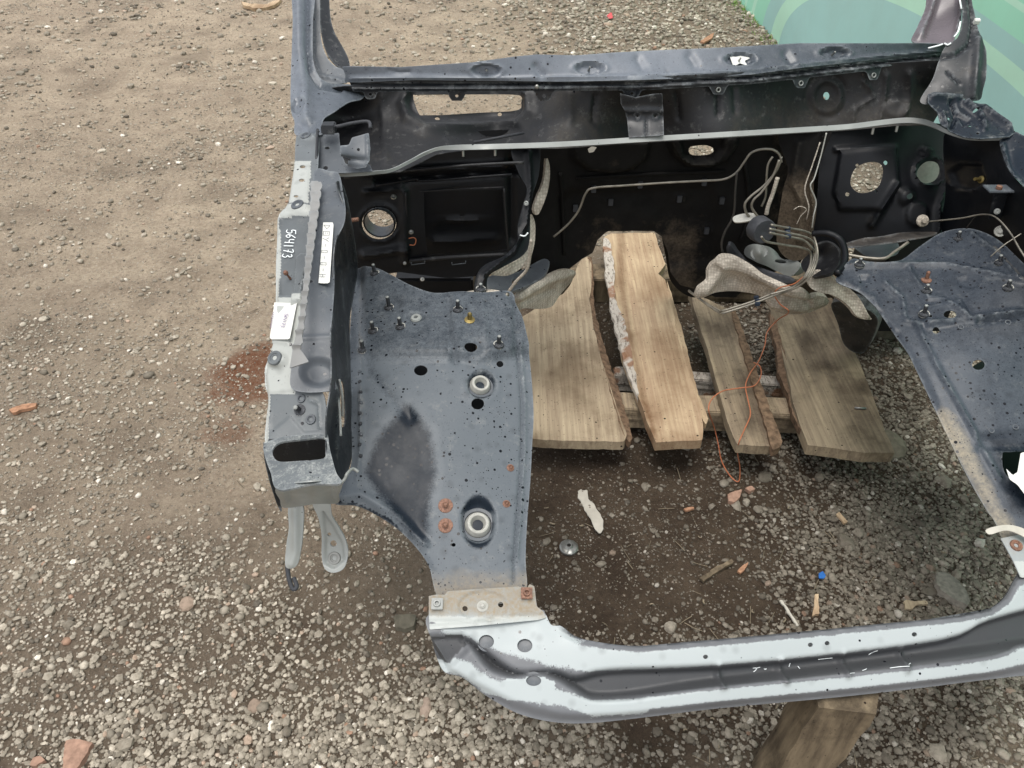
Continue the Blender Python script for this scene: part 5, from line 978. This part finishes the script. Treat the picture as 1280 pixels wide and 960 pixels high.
sheet('bark_edge', M['bark_brown'], p1, [(735, 322), (740, 322), (742, 350), (742, 380), (750, 415), (760, 450), (774, 490), (784, 520), (791, 547), (786, 553), (778, 540), (766, 500), (754, 460), (744, 420), (737, 378), (738, 345)], Surf([(736, 322, .127), (742, 420, .127), (778, 540, .127), (742, 340, .115), (752, 420, .112), (791, 547, .112)]), step=2.4, down=.02, rough_edge=1.2, smooth=False, warp=.008)
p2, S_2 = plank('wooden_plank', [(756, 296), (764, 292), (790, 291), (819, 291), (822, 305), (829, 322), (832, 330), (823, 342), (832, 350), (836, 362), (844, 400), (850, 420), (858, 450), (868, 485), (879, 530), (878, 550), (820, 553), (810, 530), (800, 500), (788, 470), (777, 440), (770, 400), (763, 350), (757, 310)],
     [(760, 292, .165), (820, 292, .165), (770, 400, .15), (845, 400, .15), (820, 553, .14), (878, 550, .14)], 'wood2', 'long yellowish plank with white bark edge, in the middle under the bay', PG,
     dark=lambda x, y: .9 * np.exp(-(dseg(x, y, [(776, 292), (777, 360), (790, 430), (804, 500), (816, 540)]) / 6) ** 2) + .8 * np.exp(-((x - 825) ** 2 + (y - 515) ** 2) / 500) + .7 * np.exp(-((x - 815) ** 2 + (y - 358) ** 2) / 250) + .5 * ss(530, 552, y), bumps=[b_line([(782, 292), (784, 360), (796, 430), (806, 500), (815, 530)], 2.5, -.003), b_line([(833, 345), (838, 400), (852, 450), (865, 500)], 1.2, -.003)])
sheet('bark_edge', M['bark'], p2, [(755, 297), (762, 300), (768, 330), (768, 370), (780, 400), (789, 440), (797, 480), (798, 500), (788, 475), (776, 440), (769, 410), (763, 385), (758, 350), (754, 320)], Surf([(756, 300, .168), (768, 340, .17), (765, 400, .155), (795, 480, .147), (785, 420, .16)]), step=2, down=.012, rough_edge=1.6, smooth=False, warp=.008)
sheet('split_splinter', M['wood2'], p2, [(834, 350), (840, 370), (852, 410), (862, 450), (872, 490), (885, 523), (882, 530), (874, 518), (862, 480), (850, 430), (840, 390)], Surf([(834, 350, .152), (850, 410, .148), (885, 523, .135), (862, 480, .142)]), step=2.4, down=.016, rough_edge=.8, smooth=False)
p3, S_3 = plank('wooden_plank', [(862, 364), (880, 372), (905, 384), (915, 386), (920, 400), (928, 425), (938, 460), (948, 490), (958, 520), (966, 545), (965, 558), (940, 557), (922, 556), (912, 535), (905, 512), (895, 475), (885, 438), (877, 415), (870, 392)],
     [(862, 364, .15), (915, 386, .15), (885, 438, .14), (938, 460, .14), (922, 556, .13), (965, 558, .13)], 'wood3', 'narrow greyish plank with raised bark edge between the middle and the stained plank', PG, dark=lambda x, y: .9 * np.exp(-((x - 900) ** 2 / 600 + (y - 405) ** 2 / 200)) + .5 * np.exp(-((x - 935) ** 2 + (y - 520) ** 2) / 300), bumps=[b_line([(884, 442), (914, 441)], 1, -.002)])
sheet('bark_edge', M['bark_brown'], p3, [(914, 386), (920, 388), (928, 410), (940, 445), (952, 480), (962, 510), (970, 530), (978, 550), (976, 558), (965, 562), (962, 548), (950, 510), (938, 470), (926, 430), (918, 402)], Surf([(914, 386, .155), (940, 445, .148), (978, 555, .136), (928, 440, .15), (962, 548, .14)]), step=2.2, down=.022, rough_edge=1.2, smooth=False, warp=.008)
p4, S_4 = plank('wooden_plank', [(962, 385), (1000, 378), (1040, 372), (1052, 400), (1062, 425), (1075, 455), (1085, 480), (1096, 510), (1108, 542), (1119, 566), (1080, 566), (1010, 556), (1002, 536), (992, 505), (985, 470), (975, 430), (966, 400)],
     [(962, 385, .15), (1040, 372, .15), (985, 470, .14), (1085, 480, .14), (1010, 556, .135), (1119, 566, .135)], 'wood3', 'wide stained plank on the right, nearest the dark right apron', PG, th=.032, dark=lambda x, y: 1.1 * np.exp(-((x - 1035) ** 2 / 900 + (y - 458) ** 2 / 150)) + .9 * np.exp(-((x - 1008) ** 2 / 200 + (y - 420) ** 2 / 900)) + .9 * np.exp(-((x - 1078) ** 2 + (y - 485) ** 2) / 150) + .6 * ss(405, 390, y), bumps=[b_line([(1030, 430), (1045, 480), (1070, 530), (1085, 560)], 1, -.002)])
sheet('bark_edge', M['bark_brown'], p4, [(962, 390), (970, 400), (978, 430), (988, 470), (996, 510), (1002, 536), (998, 534), (990, 515), (984, 490), (972, 465), (970, 430), (962, 405)], Surf([(962, 390, .148), (988, 470, .137), (1000, 536, .133), (972, 460, .125), (990, 515, .122)]), step=2.2, down=.02, rough_edge=1.2, smooth=False, warp=.008)
tube('nail', M['steel'], p4, [S_4.at(1068, 511, .003)[0], S_4.at(1082, 512, .004)[0]], .003)
def beam_between(name, a, b, hw, hh, mat, label, cat, **k):
    a, b = Vector(a), Vector(b); d = (b - a) / 2; u = Vector((-d.y, d.x, 0)).normalized() * hw
    return tag(box(name, M[mat], None, (a + b) / 2, d, u, (0, 0, hh), .003, rough=.0015, cuts=5, **k), label, cat)
a = P(765, 512, .07); b = P(1002, 520, .07)
beam_between('batten', a, b, .035, .034, 'wood3', 'squared batten lying crosswise under the planks', 'timber')
a = P(770, 490, .05); b = P(1000, 505, .05); beam_between('batten', a + Vector((0, .06, 0)), b + Vector((0, .06, 0)), .02, .03, 'bark', 'rough pale lath behind the squared batten under the planks', 'timber')
b1 = P(600, 420, .045); b2 = P(1110, 420, .045); beam_between('bearer', b1 + Vector((0, .30, 0)), b2 + Vector((0, .30, 0)), .05, .045, 'wood_old', 'hidden dark bearer at the far ends of the planks', 'timber')
# post that props the crossmember
t1, t2, t3 = P(1003, 872, .325), P(1082, 866, .325), P(1092, 893, .30)
def prism(name, mat, top, drop, shift, label=None, cuts=10):
    V = []; Q = []; n = len(top)
    for i in range(cuts + 1):
        f = i / cuts
        for k, p in enumerate(top):
            q = Vector(p) + Vector(shift) * f + Vector((0, 0, -drop * f)); q += Vector((random.uniform(-1, 1), random.uniform(-1, 1), 0)) * .0025; V.append(q)
    for i in range(cuts):
        for k in range(n): Q.append((i * n + k, (i + 1) * n + k, (i + 1) * n + (k + 1) % n, i * n + (k + 1) % n))
    me = bpy.data.meshes.new(name); me.from_pydata([tuple(v) for v in V], [], Q + [tuple(range(n))]); me.polygons.foreach_set('use_smooth', [True] * len(me.polygons)); me.set_sharp_from_angle(angle=math.radians(25))
    return link(name, me, mat)
zt = .318
A_, B_ = P(1022, 884, zt), P(1098, 892, zt); dv = (B_ - A_); per = Vector((-dv.y, dv.x, 0)).normalized()
top = [A_, A_ + dv * .97, B_ + Vector((.012, .028, 0)), B_ + per * .07, A_ + per * .07]
tag(prism('support_post', M['wood_old'], top, .335, (-.035, -.02, 0)), 'weathered square wooden post propping up the front crossmember', 'post')
# ---------------------------------------------------------------- orange wire
w_ = [(1004, 346, .47), (994, 354, .46), (985, 357, .45), (974, 360, .45), (968, 368, .43), (975, 380, .40), (986, 390, .38), (972, 400, .20), (959, 415, .17), (956, 432, .155), (948, 452, .155), (938, 466, .155), (932, 482, .152), (935, 500, .15), (938, 518, .15), (931, 536, .147), (924, 552, .145), (922, 566, .07), (925, 585, .012), (923, 602, .012), (912, 594, .012), (902, 576, .012), (898, 556, .02), (893, 535, .06), (886, 514, .14), (889, 500, .15), (903, 489, .155), (925, 485, .155), (943, 482, .155), (951, 470, .15), (950, 458, .15), (942, 453, .155)]
tag(tube('wire', M['orange'], None, [P(x, y, z) for x, y, z in w_], .0016, 6), 'thin orange wire looping from the brake pipes over the planks to the soil', 'wire')
# ---------------------------------------------------------------- litter and single stones
def lit(name, outl, mat, label, cat, th=.003, warp=.01, lift=.006, step=2, **k):
    cx, cy = np.mean(outl, 0); p = P(cx, cy, 0); z0 = float(gz(np.array([p.x]), np.array([p.y]))[0]) + lift
    S = Surf([(x, y, z0) for x, y in [(cx - 20, cy - 20), (cx + 20, cy - 20), (cx, cy + 20), (cx - 20, cy + 10)]])
    return tag(sheet(name, M[mat], None, outl, S, step=step, down=th, warp=warp, smooth=False, rough_edge=k.pop('rough_edge', .9), **k), label, cat)
lit('plastic_scrap', [(723, 612), (728, 609), (734, 610), (736, 622), (743, 628), (750, 642), (754, 652), (754, 662), (750, 668), (744, 662), (738, 648), (731, 636), (727, 626), (722, 620)], 'plastic', 'torn strip of whitish plastic on the soil in the bay', 'plastic scrap', warp=.03, lift=.010)
l = P(711, 684, .012); ds = lathe('metal_disc', M['steel'], None, l, (0, 0, 1), [(.022, -.004), (.022, .001), (.018, .004), (.010, .0045), (.007, .008), (.0045, .008), (.004, -.002)], 28, jitter=.03); tag(ds, 'small round metal disc with a centre hole on the soil beside the left apron', 'disc')
lit('brick_piece', [(82, 926), (92, 923), (116, 928), (108, 942), (98, 958), (90, 966), (78, 960), (79, 940)], 'brick', 'flat broken piece of red brick at the bottom left', 'brick', th=.02, lift=.016, warp=.01)
lit('brick_piece', [(41, 947), (50, 944), (56, 950), (44, 957), (37, 956)], 'brick', 'small crumb of red brick left of the flat brick piece', 'brick', th=.012, lift=.012)
lit('brick_piece', [(910, 618), (920, 613), (928, 612), (926, 620), (918, 628), (910, 626)], 'brick', 'reddish brick chip on the soil near the end of the orange wire', 'brick', th=.012, lift=.012)
lit('brick_piece', [(932, 610), (940, 607), (944, 612), (938, 615)], 'brick', 'tiny reddish chip beside the grey stone near the wire', 'brick', th=.01, lift=.01)
lit('wood_stick', [(11, 512), (20, 507), (36, 504), (46, 503), (45, 508), (30, 511), (14, 516)], 'bark_chip', 'short reddish bark stick on the bare soil at the left', 'stick', th=.010, lift=.012)
lit('wood_piece', [(302, 2), (312, 5), (330, 6), (345, 1), (352, -3), (348, 4), (335, 9), (318, 10), (304, 7)], 'wood2', 'pale curved piece of wood at the top left beside the pillar', 'wood piece', th=.02, lift=.025)
lit('wood_stick', [(875, 722), (895, 708), (915, 699), (917, 703), (898, 713), (880, 725)], 'wood_old', 'flat grey splinter of wood on the soil in the middle of the bay', 'stick', th=.008, lift=.012)
lit('wood_chip', [(922, 714), (930, 705), (936, 703), (933, 710), (926, 716)], 'bark_chip', 'small orange wood chip right of the grey splinter', 'wood chip', th=.006, lift=.01)
lit('wood_chip', [(855, 636), (866, 633), (868, 636), (858, 639)], 'bark_chip', 'pinkish wood chip in the middle of the bay soil', 'wood chip', th=.006, lift=.01)
lit('wood_chip', [(1016, 770), (1019, 743), (1023, 742), (1024, 768), (1020, 768)], 'wood2', 'upright pale splinter close behind the crossmember', 'wood chip', th=.008, lift=.01)
lit('white_stick', [(975, 750), (978, 749), (999, 782), (996, 783)], 'plastic', 'thin white stick touching the crossmember', 'stick', th=.004, lift=.01)
lit('wood_chip', [(1046, 642), (1050, 640), (1060, 652), (1056, 654)], 'wood2', 'small pale chip on the gravel beside the lone grey stone', 'wood chip', th=.006, lift=.012)
lit('wood_chip', [(1130, 752), (1134, 750), (1145, 752), (1158, 751), (1160, 755), (1145, 756), (1140, 762), (1132, 761)], 'wood1', 'forked pale chip beside the round flat stone', 'wood chip', th=.006, lift=.012)
lit('flat_stone', [(1171, 716), (1180, 714), (1194, 722), (1206, 734), (1213, 752), (1209, 757), (1192, 748), (1176, 738), (1170, 728)], 'stone', 'flat lens shaped brown stone behind the right end of the crossmember', 'stone', th=.02, lift=.018, warp=.006)
lit('plastic_scrap', [(1024, 717), (1029, 714), (1032, 718), (1030, 724), (1024, 723)], 'blue', 'tiny bright blue plastic scrap on the soil', 'plastic scrap', lift=.01, warp=.03)
lit('plastic_scrap', [(759, 19), (765, 16), (766, 21), (761, 23)], 'red', 'tiny red plastic scrap on the far gravel', 'plastic scrap', lift=.02, warp=.03)
lit('wood_chip', [(886, 45), (893, 41), (889, 49), (880, 53), (875, 51)], 'bark_chip', 'brown bark chip on the far gravel', 'wood chip', th=.01, lift=.03)
lit('stone_slab', [(492, 770), (500, 767), (520, 768), (518, 782), (505, 786), (493, 782)], 'concrete', 'grey angular stone beside the left end of the crossmember', 'stone', th=.018, lift=.018)
sl = [(760, 33, .028, .9, 0, 'round pale stone near the red scrap on the far gravel'), (127, 508 - 320, .014, .8, 0, 'lone pale pebble on the bare soil left of the fender rail'), (1058, 680, .017, .4, 0, 'lone grey stone on the soil in the right of the bay'),
      (1072, 668, .015, .55, 0, 'pale stone just behind the lone grey stone'), (954, 600, .016, .35, 0, 'brownish stone to the right of the wire end'), (919, 634, .012, .7, 0, 'pale stone under the reddish brick chip'), (932, 632, .013, .8, 0, 'yellowish stone right of the brick chip'), (946, 640, .012, .5, 0, 'grey stone right of the yellowish stone'),
      (1172, 940, .017, .8, 0, 'large pale stone at the bottom right of the post'), (320, 883, .016, .9, 0, 'round pale stone on the gravel at the bottom'), (234, 758, .018, .9, 0, 'large pale stone on the gravel left of the hanging struts'), (533, 886, .015, .95, 0, 'yellowish stone below the left end of the crossmember'),
      (683, 680, .012, .5, 0, 'brownish stone left of the metal disc'), (751, 708, .011, .6, 0, 'oval grey stone right of the metal disc'), (806, 602 + 8, .010, .5, 0, 'grey stone high in the bay soil'), (838, 787, .015, .8, 0, 'yellow brown stone close behind the crossmember'), (1160, 742, .016, .3, 0, 'dark oval stone beside the flat lens shaped stone'),
      (1180, 600 + 5, .016, .5, 0, 'flat grey stone on the gravel near the right apron edge'), (302, 510 - 4, .012, .35, 0, 'grey stone on the soil beside the rust stain'), (294, 141, .016, .3, 0, 'dark brown pebble in the bare soil left of the pillar'), (338, 187, .016, .9, 0, 'pinkish pale stone left of the left cowl end'), (201, 30, .018, .3, 0, 'dark lump near the top left of the yard')]
for i, (x, y, r, t, _, lb) in enumerate(sl):
    p = P(x, y, 0); dm = float(damp_shade(np.array([p.x]), np.array([p.y]))[0])
    rock('stone', x, y, r, GM, lb, 'stone', tint=t, damp_shaded=dm, rot=i, stretch=1 + .25 * (i % 3))
rock('concrete_lump', 1112, 562, .045, M['concrete'], 'rounded concrete lump at the near end of the stained right plank', 'stone', flat=.7)
rock('concrete_lump', 1092, 412, .085, M['concrete'], 'large concrete lump half hidden under the right apron', 'stone', flat=1.1, rot=.5)
# ---------------------------------------------------------------- printed banner on the fence line
def banner_material():
    s = N('printed_green_vinyl')
    sep = s.n('ShaderNodeSeparateXYZ'); s.l(s.tc, sep.inputs[0]); Y, Z = sep.outputs[1], sep.outputs[2]
    a = s.math('DIVIDE', Y, 2.15); b = s.math('DIVIDE', Z, .66)
    q = s.math('SQRT', s.math('ADD', s.math('MULTIPLY', a, a), s.math('MULTIPLY', b, b)))
    r = s.n('ShaderNodeValToRGB'); r.color_ramp.interpolation = 'CONSTANT'; s.l(s.rng(q, 0, 2), r.inputs[0]); e = r.color_ramp.elements
    teal, mint, pale = lin('a5d2cc'), lin('a2e2c6'), lin('bcebd2')
    e[0].position = 0; e[0].color = teal; e[1].position = .455; e[1].color = pale
    for p_, c_ in ((.50, teal), (.545, mint), (.575, mint), (.60, pale), (.615, mint), (.645, pale), (.66, mint), (.69, pale), (.705, mint), (.73, pale), (.745, mint)):
        k = e.new(p_); k.color = c_
    col = s.mix(s.rng(s.noise(3, 6, .7), .45, .75, 0, .12), r.outputs[0], lin('8a9488'))
    s.bump(s.noise(2.5, 3), .25, .03)
    return s.fin(col, .45, 0, .4)
ys = np.linspace(.4, 9, 130); zs = np.linspace(0.0, 1.7, 24); Yg, Zg = np.meshgrid(ys, zs)
Xg = 1.66 + .05 * fbm(Yg * .9, Zg * 1.2 + 3, 3) + .02 * np.sin(Yg * 2.1) * Zg - .02
V = np.stack([Xg, Yg, Zg + .02 * fbm(Yg * 2, Yg * 0, 2) * (Zg < .05)], -1).reshape(-1, 3); nx = len(ys)
i_ = (np.arange(nx - 1)[None] + nx * np.arange(len(zs) - 1)[:, None]).ravel()
Vb = V + [.004, 0, 0]; n_ = len(V); Qf = np.stack([i_, i_ + 1, i_ + nx + 1, i_ + nx], 1)
me = mesh_from('banner', np.vstack([V, Vb]), [], np.vstack([Qf, Qf[:, ::-1] + n_]))
bn = empty('fence_banner', (1.66, 3.0, 0), 'mint green printed vinyl banner with pale arcs on the fence line behind the car body', 'banner')
link('vinyl_sheet', me, banner_material(), bn, origin=(1.66, 3.0, 0))
for k in range(4): tube('post', M['steel'], bn, [(1.72, 1 + 2.4 * k, -.05), (1.72, 1 + 2.4 * k, 1.75)], .02, 10, smooth=False)
# grass at the foot of the banner
V = []; T = []
for k in range(500):
    y = rng.uniform(4.6, 7.5); x = 1.64 - abs(rng.normal()) * .05 - .05 * max(0, y - 5.4) * rng.random(); z = float(gz(np.array([x]), np.array([y]))[0]); h = rng.uniform(.01, .04); a = rng.uniform(0, 6.28); b = len(V); lx, ly = math.cos(a) * .004, math.sin(a) * .004
    V += [(x - lx, y - ly, z - .01), (x + lx, y + ly, z - .01), (x + rng.normal() * .02, y + rng.normal() * .02, z + h)]; T.append((b, b + 1, b + 2))
tag(link('grass', mesh_from('grass', V, T), simple('young_grass', '6f9a3c', .7, 0, .3, 8)), 'green grass tufts along the foot of the banner', 'grass', kind='stuff')

# dry straw, twigs and crumbs of wood lying about
V = []; Q = []
for k in range(230):
    if k < 110: x, y = rng.uniform(.0, 1.1), rng.uniform(.62, 1.25)
    else: x, y = rng.uniform(-2.2, 1.2), rng.uniform(.25, 3.5)
    z = float(gz(np.array([x]), np.array([y]))[0]) + .004; a = rng.uniform(0, 6.28); L = rng.uniform(.004, .022) if k % 3 else rng.uniform(.003, .007); wd = rng.uniform(.0006, .0013) if k % 3 else rng.uniform(.0015, .003)
    d = np.array([math.cos(a), math.sin(a), rng.normal() * .15]) * L; u = np.array([-math.sin(a), math.cos(a), 0]) * wd; c = np.array([x, y, z + .003]); b = len(V); bend = u * rng.normal() * .8
    for q in (c - d, c + bend, c + d):
        V += [q - u, q + u, q + [0, 0, wd]]
    for i in (0, 3):
        for m_ in range(3): Q.append((b + i + m_, b + i + (m_ + 1) % 3, b + i + 3 + (m_ + 1) % 3, b + i + 3 + m_))
tag(link('straw', mesh_from('straw', V, [], Q), simple('dry_straw', '7f735f', .8, 0, .4, 20)), 'dry straw, twigs and crumbs of wood scattered over the soil', 'straw', kind='stuff')
# clips, seams and crumbs of dirt in the bay
for x, y in ((764, 254), (850, 250), (884, 290), (720, 262), (742, 236), (800, 230), (880, 227), (902, 250)):
    p_, n_ = SFW.at(x, y, .004); box('pipe_clip', M['rubber'], fw, p_, (.006, 0, 0), (0, .004, 0), (0, 0, .009), .001)
for a_ in ([(700, 215), (704, 260), (706, 320)], [(930, 200), (936, 260), (925, 300)], [(720, 222), (800, 217), (905, 213)]):
    tube('seam', M['fire'], fw, [SFW.at(x, y, .006)[0] for x, y in a_], .005, 6)
p_, n_ = SFW.at(735, 183, .0); sheet('paper_scrap', M['plastic'], fw, [(735, 186), (740, 183), (746, 184), (742, 190), (736, 191)], Surf([(735, 183, 'Y', 1.735), (746, 186, 'Y', 1.735), (738, 191, 'Y', 1.73)]), step=2, smooth=False)
